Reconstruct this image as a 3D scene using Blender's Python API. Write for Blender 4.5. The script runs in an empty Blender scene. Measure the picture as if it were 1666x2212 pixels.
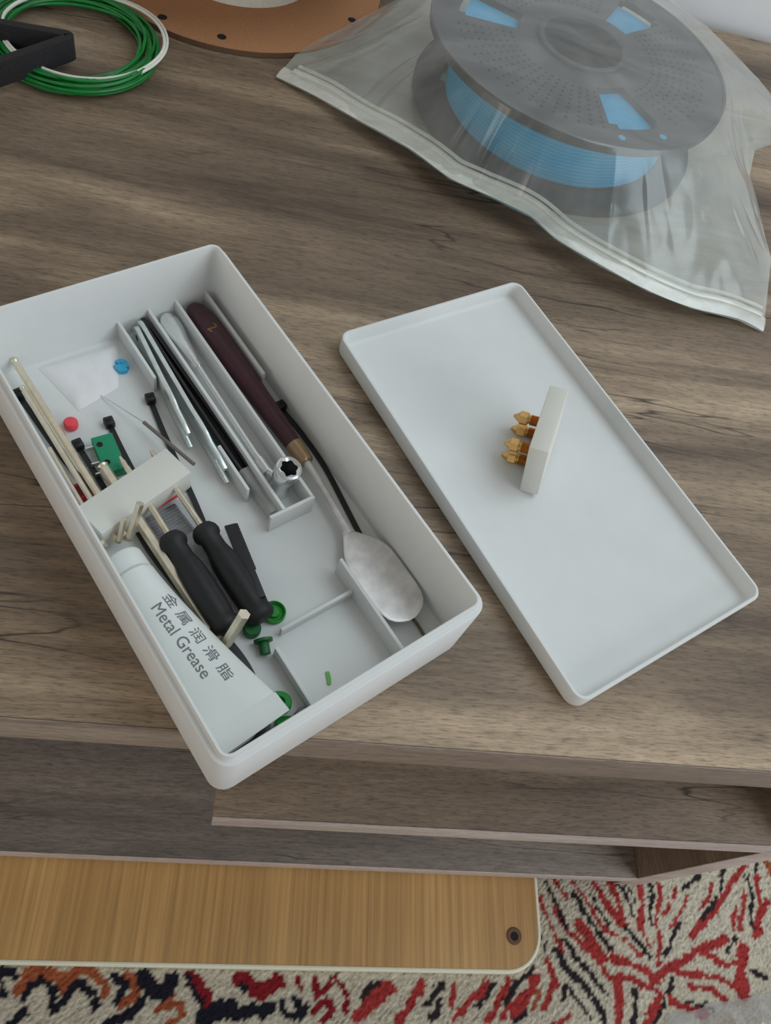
import bpy, bmesh, math, random
import numpy as np
from mathutils import Matrix, Vector, noise

scene = bpy.context.scene
COL = scene.collection
random.seed(7)
rng = np.random.default_rng(11)

# ------------------------------------------------------------------ camera
cam_d = bpy.data.cameras.new('camera')
cam = bpy.data.objects.new('camera', cam_d)
COL.objects.link(cam)
cam_d.sensor_fit = 'HORIZONTAL'
cam_d.sensor_width = 36.0
cam_d.lens = 1729.11 / 1666.0 * 36.0
cam_d.clip_start = 0.01
cam.matrix_world = Matrix(((0.9764806, -0.12099033, -0.17845719, 0.0),
                           (0.01545885, 0.86486219, -0.50177128, 0.0),
                           (0.21505035, 0.48721118, 0.84639152, 0.32),
                           (0, 0, 0, 1)))
scene.camera = cam

# ------------------------------------------------------------------ light
scene.view_settings.view_transform = 'Standard'
scene.view_settings.look = 'None'
scene.view_settings.gamma = 1.0
scene.view_settings.use_curve_mapping = False
scene.view_settings.exposure = -0.2

world = bpy.data.worlds.new('room_ambience')
scene.world = world
world.use_nodes = True
bg = world.node_tree.nodes['Background']
bg.inputs['Color'].default_value = (1.0, 0.97, 0.93, 1)
bg.inputs['Strength'].default_value = 0.32


def area_light(name, loc, target, sx, sy, power, color):
    l = bpy.data.lights.new(name, 'AREA')
    l.shape = 'RECTANGLE'
    l.size = sx
    l.size_y = sy
    l.energy = power
    l.color = color
    o = bpy.data.objects.new(name, l)
    COL.objects.link(o)
    o.location = loc
    o.rotation_euler = (Vector(target) - Vector(loc)).to_track_quat('-Z', 'Y').to_euler()
    return o


area_light('window_daylight', (0.78, 0.42, 1.2), (0.1, 0.2, 0.0), 1.0, 0.9, 9.4, (0.78, 0.92, 1.0))
area_light('daylight_fill_right', (1.45, -0.75, 0.40), (0.35, 0.05, -0.30), 0.9, 1.2, 14.0, (0.88, 0.93, 1.0))  # added fill brightening front faces and carpet at the right; no doorway known
area_light('warm_fill_left', (-1.7, -0.75, 0.38), (0.0, 0.15, 0.0), 1.1, 0.8, 9.0, (1.0, 0.92, 0.82))  # added low warm fill to lift left-facing walls; no lamp stands there

# ------------------------------------------------------------------ helpers
MM = 0.001


def sock(node, *names):
    for n in names:
        if n in node.inputs:
            return node.inputs[n]
    raise KeyError(names)


class NT:
    """tiny node-tree builder"""

    def __init__(self, name):
        self.m = bpy.data.materials.new(name)
        self.m.use_nodes = True
        self.t = self.m.node_tree
        self.b = self.t.nodes['Principled BSDF']
        self.out = self.t.nodes['Material Output']

    def n(self, typ, **kw):
        nd = self.t.nodes.new(typ)
        for k, v in kw.items():
            if hasattr(nd, k):
                setattr(nd, k, v)
        return nd

    def l(self, a, b):
        self.t.links.new(a, b)

    def set(self, **kw):
        for k, v in kw.items():
            self.b.inputs[k.replace('_', ' ')].default_value = v
        return self

    def ramp(self, fac, stops, interp='LINEAR'):
        r = self.n('ShaderNodeValToRGB')
        r.color_ramp.interpolation = interp
        el = r.color_ramp.elements
        while len(el) < len(stops):
            el.new(0.5)
        for e, (p, c) in zip(el, stops):
            e.position = p
            e.color = (c[0], c[1], c[2], 1) if len(c) == 3 else c
        self.l(fac, r.inputs['Fac'])
        return r.outputs['Color']

    def noise(self, vec, scale, detail=4, rough=0.55, dist=0.0):
        nz = self.n('ShaderNodeTexNoise')
        nz.inputs['Scale'].default_value = scale
        nz.inputs['Detail'].default_value = detail
        nz.inputs['Roughness'].default_value = rough
        nz.inputs['Distortion'].default_value = dist
        self.l(vec, nz.inputs['Vector'])
        return nz.outputs['Fac']

    def mapping(self, scale=(1, 1, 1), loc=(0, 0, 0), rot=(0, 0, 0), coord='Object'):
        tc = self.n('ShaderNodeTexCoord')
        mp = self.n('ShaderNodeMapping')
        mp.inputs['Scale'].default_value = scale
        mp.inputs['Location'].default_value = loc
        mp.inputs['Rotation'].default_value = rot
        self.l(tc.outputs[coord], mp.inputs['Vector'])
        return mp.outputs['Vector']

    def mix(self, fac, a, b, mode='MIX'):
        mx = self.n('ShaderNodeMix')
        mx.data_type = 'RGBA'
        mx.blend_type = mode
        for v, s in ((fac, mx.inputs[0]), (a, mx.inputs[6]), (b, mx.inputs[7])):
            if isinstance(v, (int, float)):
                s.default_value = v
            elif isinstance(v, tuple):
                s.default_value = (v[0], v[1], v[2], 1)
            else:
                self.l(v, s)
        return mx.outputs[2]

    def bump(self, height, strength=0.2, dist=0.001):
        bp = self.n('ShaderNodeBump')
        bp.inputs['Strength'].default_value = strength
        bp.inputs['Distance'].default_value = dist
        self.l(height, bp.inputs['Height'])
        self.l(bp.outputs['Normal'], self.b.inputs['Normal'])


def srgb(r, g, b):
    f = lambda c: (c / 255 / 12.92) if c / 255 <= 0.04045 else ((c / 255 + 0.055) / 1.055) ** 2.4
    return (f(r), f(g), f(b))


def plain(name, col, rough=0.5, metal=0.0, var=0.06, scale=300, bump=0.0, spec=0.5, sheen=0.0):
    k = NT(name)
    v = k.mapping()
    nz = k.noise(v, scale, 3)
    lo = tuple(c * (1 - var) for c in col)
    hi = tuple(min(1, c * (1 + var)) for c in col)
    k.l(k.ramp(nz, [(0.3, lo), (0.7, hi)]), k.b.inputs['Base Color'])
    k.set(Roughness=rough, Metallic=metal)
    k.b.inputs['Specular IOR Level'].default_value = spec
    if bump:
        k.bump(nz, bump, 0.0005)
    return k.m


def printed(name, col, rough=0.5, layer=3200):
    """3D-printed plastic with very fine layer lines in height"""
    k = NT(name)
    v = k.mapping()
    wv = k.n('ShaderNodeTexWave')
    wv.bands_direction = 'Z'
    wv.inputs['Scale'].default_value = layer / 6.28
    k.l(v, wv.inputs['Vector'])
    nz = k.noise(v, 60, 4)
    k.l(k.ramp(nz, [(0.3, tuple(c * 0.965 for c in col)), (0.7, col)]), k.b.inputs['Base Color'])
    k.set(Roughness=rough)
    k.b.inputs['Specular IOR Level'].default_value = 0.35
    k.bump(wv.outputs['Fac'], 0.12, 0.0002)
    return k.m


def wood(name, dark, mid, light, seed=0.0, gain=1.0, axis='x', crack=True):
    k = NT(name)
    sc = (1.0, 9.0, 9.0) if axis == 'x' else (9.0, 1.0, 9.0)
    v = k.mapping(scale=sc, loc=(seed, seed * 0.37, seed * 0.11))
    tone = k.noise(v, 2.2, 4, 0.55, 0.6)
    sc2 = (8.0, 80.0, 80.0) if axis == 'x' else (80.0, 8.0, 80.0)
    v2 = k.mapping(scale=sc2, loc=(seed * 1.7, seed, seed))
    streak = k.noise(v2, 6.0, 9, 0.72, 0.25)
    c1 = k.ramp(tone, [(0.32, dark), (0.50, mid), (0.68, light)])
    c2 = k.ramp(streak, [(0.28, (0.58, 0.56, 0.55)), (0.5, (0.95, 0.95, 0.95)), (0.72, (1.24, 1.23, 1.21))])
    c = k.mix(1.0, c1, c2, 'MULTIPLY')
    # short open pores
    sc4 = (24.0, 215.0, 215.0) if axis == 'x' else (215.0, 24.0, 215.0)
    v4 = k.mapping(scale=sc4, loc=(seed, seed * 2, 0))
    pore = k.noise(v4, 6.0, 3, 0.6)
    c = k.mix(k.ramp(pore, [(0.50, (0, 0, 0)), (0.68, (0.52, 0.52, 0.52))]), c, tuple(x * 0.35 for x in dark), 'MIX')
    if crack:
        sc3 = (0.9, 10.0, 10.0) if axis == 'x' else (10.0, 0.9, 10.0)
        v3 = k.mapping(scale=sc3, loc=(seed * 2.3 + 4, seed * 1.1, 1.3))
        nz = k.noise(v3, 3.2, 3, 0.55, 0.12)
        line = k.ramp(nz, [(0.492, (0, 0, 0)), (0.5, (1, 1, 1)), (0.508, (0, 0, 0))])
        v5 = k.mapping(scale=(1.1, 3.5, 3.5), loc=(seed + 9, 2.2, 0))
        mask = k.ramp(k.noise(v5, 3.0, 2), [(0.49, (0, 0, 0)), (0.59, (0.9, 0.9, 0.9))])
        f = k.mix(1.0, line, mask, 'MULTIPLY')
        c = k.mix(f, c, tuple(x * 0.16 for x in dark), 'MIX')
    k.l(c, k.b.inputs['Base Color'])
    k.set(Roughness=0.52)
    k.b.inputs['Specular IOR Level'].default_value = 0.4
    k.bump(streak, 0.25, 0.0006)
    return k.m


def film(name, col, haze, rough=0.18, var=0.35, scale=18, hazecol=None):
    """thin clear plastic: mostly see-through, part milky and shiny"""
    k = NT(name)
    k.set(Roughness=rough)
    k.b.inputs['Base Color'].default_value = (*col, 1)
    k.b.inputs['Specular IOR Level'].default_value = 0.6
    tr = k.n('ShaderNodeBsdfTransparent')
    tr.inputs['Color'].default_value = (0.96, 0.97, 0.96, 1)
    mx = k.n('ShaderNodeMixShader')
    v = k.mapping(scale=(1, 2.2, 1))
    nz = k.noise(v, scale, 4, 0.6, 0.8)
    f = k.ramp(nz, [(0.32, (haze * (1 - var),) * 3), (0.72, (min(1, haze * (1 + var)),) * 3)])
    k.l(f, mx.inputs[0])
    k.l(tr.outputs[0], mx.inputs[1])
    k.l(k.b.outputs[0], mx.inputs[2])
    lw = k.n('ShaderNodeLayerWeight')
    lw.inputs['Blend'].default_value = 0.5
    pw = k.n('ShaderNodeMath', operation='POWER')
    pw.inputs[1].default_value = 3.5
    k.l(lw.outputs['Facing'], pw.inputs[0])
    fr = k.n('ShaderNodeMath', operation='MULTIPLY_ADD')
    fr.inputs[1].default_value = 0.75
    fr.inputs[2].default_value = 0.06
    k.l(pw.outputs[0], fr.inputs[0])
    gl = k.n('ShaderNodeBsdfGlossy')
    gl.inputs['Roughness'].default_value = rough
    m2 = k.n('ShaderNodeMixShader')
    k.l(fr.outputs[0], m2.inputs[0])
    k.l(mx.outputs[0], m2.inputs[1])
    k.l(gl.outputs[0], m2.inputs[2])
    k.l(m2.outputs[0], k.out.inputs['Surface'])
    return k.m


M = {}
M['white'] = printed('white_printed_plastic', srgb(222, 224, 222), 0.5)
M['white_holder'] = printed('ivory_printed_plastic', srgb(220, 219, 210), 0.55)
M['wood_top'] = wood('grey_oak_top', srgb(84, 69, 56), srgb(130, 111, 91), srgb(184, 161, 133), 3.1)
M['wood_shelf'] = wood('grey_oak_shelf', srgb(118, 103, 89), srgb(146, 129, 111), srgb(172, 153, 132), 8.7)
M['wood_low'] = wood('grey_oak_bottom', srgb(108, 98, 90), srgb(130, 119, 109), srgb(150, 137, 124), 15.3)
M['wood_edge'] = wood('grey_oak_edge_band', srgb(182, 167, 160), srgb(198, 184, 177), srgb(210, 198, 190), 21.0, crack=False)
M['wood_lip'] = wood('grey_oak_front_lip', srgb(128, 112, 100), srgb(150, 133, 120), srgb(170, 153, 138), 31.0, crack=False)
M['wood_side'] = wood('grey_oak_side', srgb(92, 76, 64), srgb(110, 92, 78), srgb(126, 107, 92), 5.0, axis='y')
M['wall'] = plain('white_wall_paint', srgb(236, 238, 240), 0.8, var=0.02, scale=25)
M['floor'] = plain('brown_floor', srgb(120, 92, 66), 0.6, scale=20)
M['chrome'] = plain('satin_steel', srgb(236, 238, 238), 0.2, 1.0, 0.05, 400)
M['steel'] = plain('zinc_plated_steel', srgb(226, 234, 232), 0.3, 0.9, 0.08, 300, 0.05)
M['nickel'] = plain('warm_nickel_steel', srgb(232, 222, 200), 0.3, 0.85, 0.08, 300)
M['blade'] = plain('scuffed_blade_steel', srgb(222, 219, 216), 0.4, 0.7, 0.14, 160, 0.1)
M['brass'] = plain('brass', srgb(226, 182, 116), 0.34, 0.9, 0.08, 600)
M['black'] = plain('black_plastic', srgb(24, 24, 26), 0.45, var=0.2)
M['black_matt'] = plain('black_rubbery_plastic', srgb(27, 27, 28), 0.6, var=0.25)
M['black_foam'] = plain('black_fabric_foam', srgb(34, 32, 34), 0.9, var=0.35, scale=900, bump=0.4)
M['burgundy'] = plain('burgundy_lacquer', srgb(66, 30, 38), 0.35, var=0.12, scale=90)
M['ferrule'] = plain('brass_ferrule', srgb(176, 150, 118), 0.3, 1.0)
M['gold'] = plain('gold_print', srgb(150, 112, 52), 0.4, 0.3)
M['green'] = printed('green_plastic', srgb(44, 142, 56), 0.45)
M['darkgreen'] = plain('dark_green_plastic', srgb(22, 96, 46), 0.5)
M['green_wire'] = plain('green_filament', srgb(18, 120, 50), 0.35, var=0.2, scale=120)
M['white_wire'] = plain('white_filament', srgb(226, 226, 214), 0.4)
M['switch_green'] = plain('teal_green_plastic', srgb(8, 140, 98), 0.45)
M['red'] = plain('coral_red_plastic', srgb(238, 74, 84), 0.5, var=0.04)
M['crimson'] = plain('crimson_plastic', srgb(206, 38, 60), 0.5)
M['cyan'] = plain('sky_blue_plastic', srgb(62, 172, 214), 0.5)
M['hole'] = plain('dark_hole', srgb(16, 15, 15), 0.8)
M['tube'] = plain('white_tube_plastic', srgb(226, 230, 226), 0.4, var=0.015, scale=60)
M['ink'] = plain('grey_ink', srgb(112, 116, 118), 0.6)
M['card'] = plain('brown_cardboard', srgb(176, 126, 86), 0.85, var=0.1, scale=700)
M['card_edge'] = plain('dark_cardboard_edge', srgb(96, 72, 52), 0.9)
M['blue_filament'] = None
M['spool'] = plain('dark_grey_spool_plastic', srgb(66, 67, 73), 0.6, var=0.08)
M['grey'] = plain('grey_plastic', srgb(118, 120, 120), 0.6)
M['clear'] = film('clear_sheath', (0.75, 0.75, 0.74), 0.35, 0.2)
M['bag'] = film('clear_bag_film', srgb(234, 236, 226), 0.145, 0.22, 0.5, 12)
M['bag_low'] = film('clear_bag_underside', srgb(232, 234, 224), 0.40, 0.25, 0.3, 12)
M['zip'] = film('milky_zip_strip', srgb(240, 241, 230), 0.58, 0.18, 0.2, 40)
M['scrap'] = film('crumpled_clear_film', srgb(225, 226, 232), 0.35, 0.12, 0.4, 40)
M['minibag'] = film('small_bag_film', srgb(190, 190, 196), 0.30, 0.2, 0.4, 120)
M['veneer'] = None
M['edging'] = plain('cream_edging', srgb(226, 224, 200), 0.45, var=0.03)
M['wirebrown'] = plain('dull_wire', srgb(112, 100, 78), 0.5, 0.5)


def make_blue():
    k = NT('blue_wound_filament')
    v = k.mapping()
    wv = k.n('ShaderNodeTexWave')
    wv.bands_direction = 'Z'
    wv.inputs['Scale'].default_value = 130
    wv.inputs['Distortion'].default_value = 1.6
    wv.inputs['Detail'].default_value = 2
    k.l(v, wv.inputs['Vector'])
    k.l(k.ramp(wv.outputs['Fac'], [(0.0, srgb(40, 160, 212)), (1.0, srgb(58, 184, 230))]), k.b.inputs['Base Color'])
    k.set(Roughness=0.32)
    k.bump(wv.outputs['Fac'], 0.15, 0.0005)
    return k.m


def make_veneer():
    k = NT('light_oak_veneer')
    v = k.mapping(scale=(150, 2.2, 40))
    s1 = k.noise(v, 1.6, 5, 0.65, 0.15)
    v2 = k.mapping(scale=(16, 0.7, 4))
    s2 = k.noise(v2, 1.3, 3, 0.5)
    c1 = k.ramp(s2, [(0.3, srgb(182, 140, 84)), (0.7, srgb(212, 168, 106))])
    c2 = k.ramp(s1, [(0.3, (0.66, 0.64, 0.6)), (0.62, (1.05, 1.05, 1.05))])
    k.l(k.mix(1.0, c1, c2, 'MULTIPLY'), k.b.inputs['Base Color'])
    k.set(Roughness=0.5)
    return k.m


M['blue_filament'] = make_blue()
M['veneer'] = make_veneer()

# ---- mesh helpers.  All geometry is authored in millimetres.


class Geo:
    def __init__(self):
        self.v = []
        self.f = []

    def add(self, verts, faces):
        o = len(self.v)
        self.v += [tuple(map(float, p)) for p in verts]
        self.f += [tuple(i + o for i in f) for f in faces]
        return self

    def box(self, c, s, rz=0.0, M4=None):
        x, y, z = s[0] / 2, s[1] / 2, s[2] / 2
        P = [(-x, -y, -z), (x, -y, -z), (x, y, -z), (-x, y, -z), (-x, -y, z), (x, -y, z), (x, y, z), (-x, y, z)]
        ca, sa = math.cos(rz), math.sin(rz)
        Q = []
        for p in P:
            q = (p[0] * ca - p[1] * sa, p[0] * sa + p[1] * ca, p[2])
            if M4 is not None:
                q = tuple(M4 @ Vector(q))
            Q.append((q[0] + c[0], q[1] + c[1], q[2] + c[2]))
        return self.add(Q, [(3, 2, 1, 0), (4, 5, 6, 7), (0, 1, 5, 4), (1, 2, 6, 5), (2, 3, 7, 6), (3, 0, 4, 7)])

    def loft(self, loops, cap0=True, cap1=True, closed=False):
        n = len(loops[0])
        V = [p for lp in loops for p in lp]
        F = []
        m = len(loops)
        for k in range(m if closed else m - 1):
            a, b = k * n, ((k + 1) % m) * n
            for i in range(n):
                j = (i + 1) % n
                F.append((a + i, a + j, b + j, b + i))
        if cap0 and not closed:
            F.append(tuple(reversed(range(n))))
        if cap1 and not closed:
            F.append(tuple(range((m - 1) * n, m * n)))
        return self.add(V, F)

    def tube(self, path, r, n=10, cap=True, up=(0.0123, 0.031, 1.0), sect=None):
        """sweep a circle (or a 2-D section) of radius r (float or list) along a path"""
        P = [Vector(p) for p in path]
        m = len(P)
        rr = r if isinstance(r, (list, tuple)) else [r] * m
        loops = []
        for i in range(m):
            t = (P[min(i + 1, m - 1)] - P[max(i - 1, 0)]).normalized()
            u = Vector(up)
            a = u.cross(t)
            if a.length < 1e-4:
                a = Vector((1, 0, 0)).cross(t)
            a.normalize()
            b = t.cross(a).normalized()
            if sect:
                loops.append([P[i] + a * (s[0] * rr[i]) + b * (s[1] * rr[i]) for s in sect])
            else:
                loops.append([P[i] + a * (math.cos(2 * math.pi * q / n) * rr[i]) + b * (math.sin(2 * math.pi * q / n) * rr[i]) for q in range(n)])
        return self.loft(loops, cap, cap)

    def lathe(self, prof, n=32, c=(0, 0, 0), M4=None, cap=True, mod=None):
        """profile of (radius, height) around z, optionally transformed by M4"""
        loops = []
        for k, (r, z) in enumerate(prof):
            lp = []
            for q in range(n):
                a = 2 * math.pi * q / n
                rr = r * (mod(k, a) if mod else 1)
                p = Vector((rr * math.cos(a), rr * math.sin(a), z))
                if M4 is not None:
                    p = M4 @ p
                lp.append((p[0] + c[0], p[1] + c[1], p[2] + c[2]))
            loops.append(lp)
        return self.loft(loops, cap, cap)

    def prism(self, poly, z0, z1, M4=None):
        n = len(poly)
        A = [Vector((p[0], p[1], z0)) for p in poly]
        B = [Vector((p[0], p[1], z1)) for p in poly]
        if M4 is not None:
            A = [M4 @ p for p in A]
            B = [M4 @ p for p in B]
        return self.loft([A, B])


def fix_normals(me):
    bm = bmesh.new()
    bm.from_mesh(me)
    bmesh.ops.recalc_face_normals(bm, faces=bm.faces)
    bm.to_mesh(me)
    bm.free()


def mesh_from(geo, name, origin=(0, 0, 0), bevel=0.0, smooth=None, normals=True):
    me = bpy.data.meshes.new(name)
    o = np.array(origin)
    V = (np.array(geo.v) - o) * MM
    me.from_pydata(V.tolist(), [], geo.f)
    if normals:
        fix_normals(me)
    if bevel:
        bm = bmesh.new()
        bm.from_mesh(me)
        ed = [e for e in bm.edges if len(e.link_faces) == 2 and e.calc_face_angle(0) > 0.6]
        bmesh.ops.bevel(bm, geom=ed, offset=bevel * MM, segments=2, affect='EDGES', clamp_overlap=True, profile=0.5)
        bm.to_mesh(me)
        bm.free()
    if smooth is not None:
        me.shade_smooth()
        me.set_sharp_from_angle(angle=math.radians(smooth))
    me.update()
    return me


def mat_frame(x, y, z, rz):
    return Matrix.Translation((x, y, z)) @ Matrix.Rotation(rz, 4, 'Z')


WORLD = Matrix.Identity(4)
BOX = mat_frame(-0.0104, 0.1803, 0.0, 0.62771)     # storage box: local x = short side, local y = long side
LID = mat_frame(0.1463, 0.2249, 0.0, 0.548285)


def tag(o, label, cat, group=None, kind=None):
    if label:
        o['label'] = label
    if cat:
        o['category'] = cat
    if group:
        o['group'] = group
    if kind:
        o['kind'] = kind
    return o


class Thing:
    """an Empty at the thing's base; parts are authored in the frame's millimetres"""

    def __init__(self, name, label, cat, base=(0, 0, 0), frame=WORLD, group=None, kind=None):
        self.base = base
        self.o = bpy.data.objects.new(name, None)
        self.o.empty_display_size = 0.01
        COL.objects.link(self.o)
        self.o.matrix_world = frame @ Matrix.Translation(Vector(base) * MM)
        tag(self.o, label, cat, group, kind)

    def part(self, name, geo, mat, parent=None, bevel=0.0, smooth=40, label=None, kind=None, normals=True):
        me = mesh_from(geo, name, self.base, bevel, smooth, normals)
        me.materials.append(mat)
        o = bpy.data.objects.new(name, me)
        COL.objects.link(o)
        o.parent = parent or self.o
        if label:
            o['label'] = label
        if kind:
            o['kind'] = kind
        return o


def single(name, geo, mat, label, cat, base=(0, 0, 0), frame=WORLD, bevel=0.0, smooth=40, group=None, kind=None, normals=True):
    me = mesh_from(geo, name, base, bevel, smooth, normals)
    me.materials.append(mat)
    o = bpy.data.objects.new(name, me)
    COL.objects.link(o)
    o.matrix_world = frame @ Matrix.Translation(Vector(base) * MM)
    return tag(o, label, cat, group, kind)


def copy_tree(o, parent=None):
    c = o.copy()
    COL.objects.link(c)
    c.parent = parent
    for ch in list(o.children):
        copy_tree(ch, c)
    return c


def rrect(a, b, r, z, n=6, cx=0, cy=0):
    """rounded rectangle loop with half sizes a, b"""
    pts = []
    r = max(min(r, a - 0.01, b - 0.01), 0.05)
    for sx, sy, a0 in ((1, 1, 0), (-1, 1, 90), (-1, -1, 180), (1, -1, 270)):
        for k in range(n + 1):
            t = math.radians(a0 + 90 * k / n)
            pts.append((cx + sx * (a - r) + r * math.cos(t), cy + sy * (b - r) + r * math.sin(t), z))
    return pts


def arc_path(p0, corner, p1, r, n=6):
    """p0 -> corner -> p1 with a rounded bend"""
    p0, c, p1 = Vector(p0), Vector(corner), Vector(p1)
    d0, d1 = (p0 - c).normalized(), (p1 - c).normalized()
    out = [p0]
    a, b = c + d0 * r, c + d1 * r
    for k in range(n + 1):
        t = k / n
        out.append(a * (1 - t) ** 2 + c * (2 * t * (1 - t)) + b * t ** 2)
    out.append(p1)
    return out


def axis_frame(p, d, up=(0, 0, 1)):
    """4x4 whose local z runs along d from p"""
    d = Vector(d).normalized()
    u = Vector(up)
    x = u.cross(d)
    if x.length < 1e-4:
        x = Vector((1, 0, 0))
    x.normalize()
    y = d.cross(x)
    m = Matrix((x, y, d)).transposed().to_4x4()
    return Matrix.Translation(Vector(p)) @ m


def smooth_path(pts, n=10):
    """Catmull-Rom through points"""
    P = [Vector(p) for p in pts]
    P = [P[0] * 2 - P[1]] + P + [P[-1] * 2 - P[-2]]
    out = []
    for i in range(1, len(P) - 2):
        for k in range(n):
            t = k / n
            a, b, c, d = P[i - 1], P[i], P[i + 1], P[i + 2]
            out.append(0.5 * ((2 * b) + (c - a) * t + (2 * a - 5 * b + 4 * c - d) * t * t + (3 * b - a - 3 * c + d) * t ** 3))
    out.append(P[-2])
    return out

# ================================================================== the room
g = Geo().box((200, 900 - 400, -475), (3600, 3600, 10))
single('floor', g, M['floor'], 'brown floor under the carpet', 'floor', (200, 500, -470), kind='structure')
g = Geo().box((200, 745, 600), (3600, 40, 2140))
single('wall_back', g, M['wall'], 'white painted wall behind the cabinet top', 'wall', (200, 745, -470), kind='structure')

# ------------------------------------------------------------------ cabinet
FY, BY = 80.6, 711.0
cab = Thing('low_cabinet', 'low grey-brown oak effect cabinet with open shelves under its wide top', 'cabinet', (-240, 400, -462))


def board(name, x0, x1, y0, y1, z0, z1, mat, parent=None):
    return cab.part(name, Geo().box(((x0 + x1) / 2, (y0 + y1) / 2, (z0 + z1) / 2), (x1 - x0, y1 - y0, z1 - z0)), mat, parent, bevel=0.6)


def band(x0, x1, z0, z1, parent, yf=FY, mat='wood_edge'):
    return cab.part('edge_band', Geo().box(((x0 + x1) / 2, yf + 0.4, (z0 + z1) / 2), (x1 - x0, 0.8, z1 - z0)), M[mat], parent, bevel=0.25)


t = board('top_board', -900, 428, FY + 0.8, BY, -28, 0, M['wood_top'])
band(-900, 428, -28, 0, t, mat='wood_lip')
s = board('side_panel', 396, 424, FY + 0.8, BY - 12, -462, -28, M['wood_side'])
band(396, 424, -462, -28, s)
s = board('side_panel', -896, -868, FY + 0.8, BY - 12, -462, -28, M['wood_side'])
band(-896, -868, -462, -28, s)
s = board('shelf', 6.5, 396, FY + 0.8, BY - 12, -226, -196, M['wood_shelf'])
band(6.5, 396, -226, -196, s)
s = board('bottom_board', -868, 396, FY + 0.8, BY - 12, -440, -412, M['wood_low'])
band(-868, 396, -440, -412, s)
board('divider', 24, 52, 260, BY - 12, -412, -226, M['wood_side'])
board('back_panel', -896, 424, BY - 12, BY, -462, -28, M['wood_side'])

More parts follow.
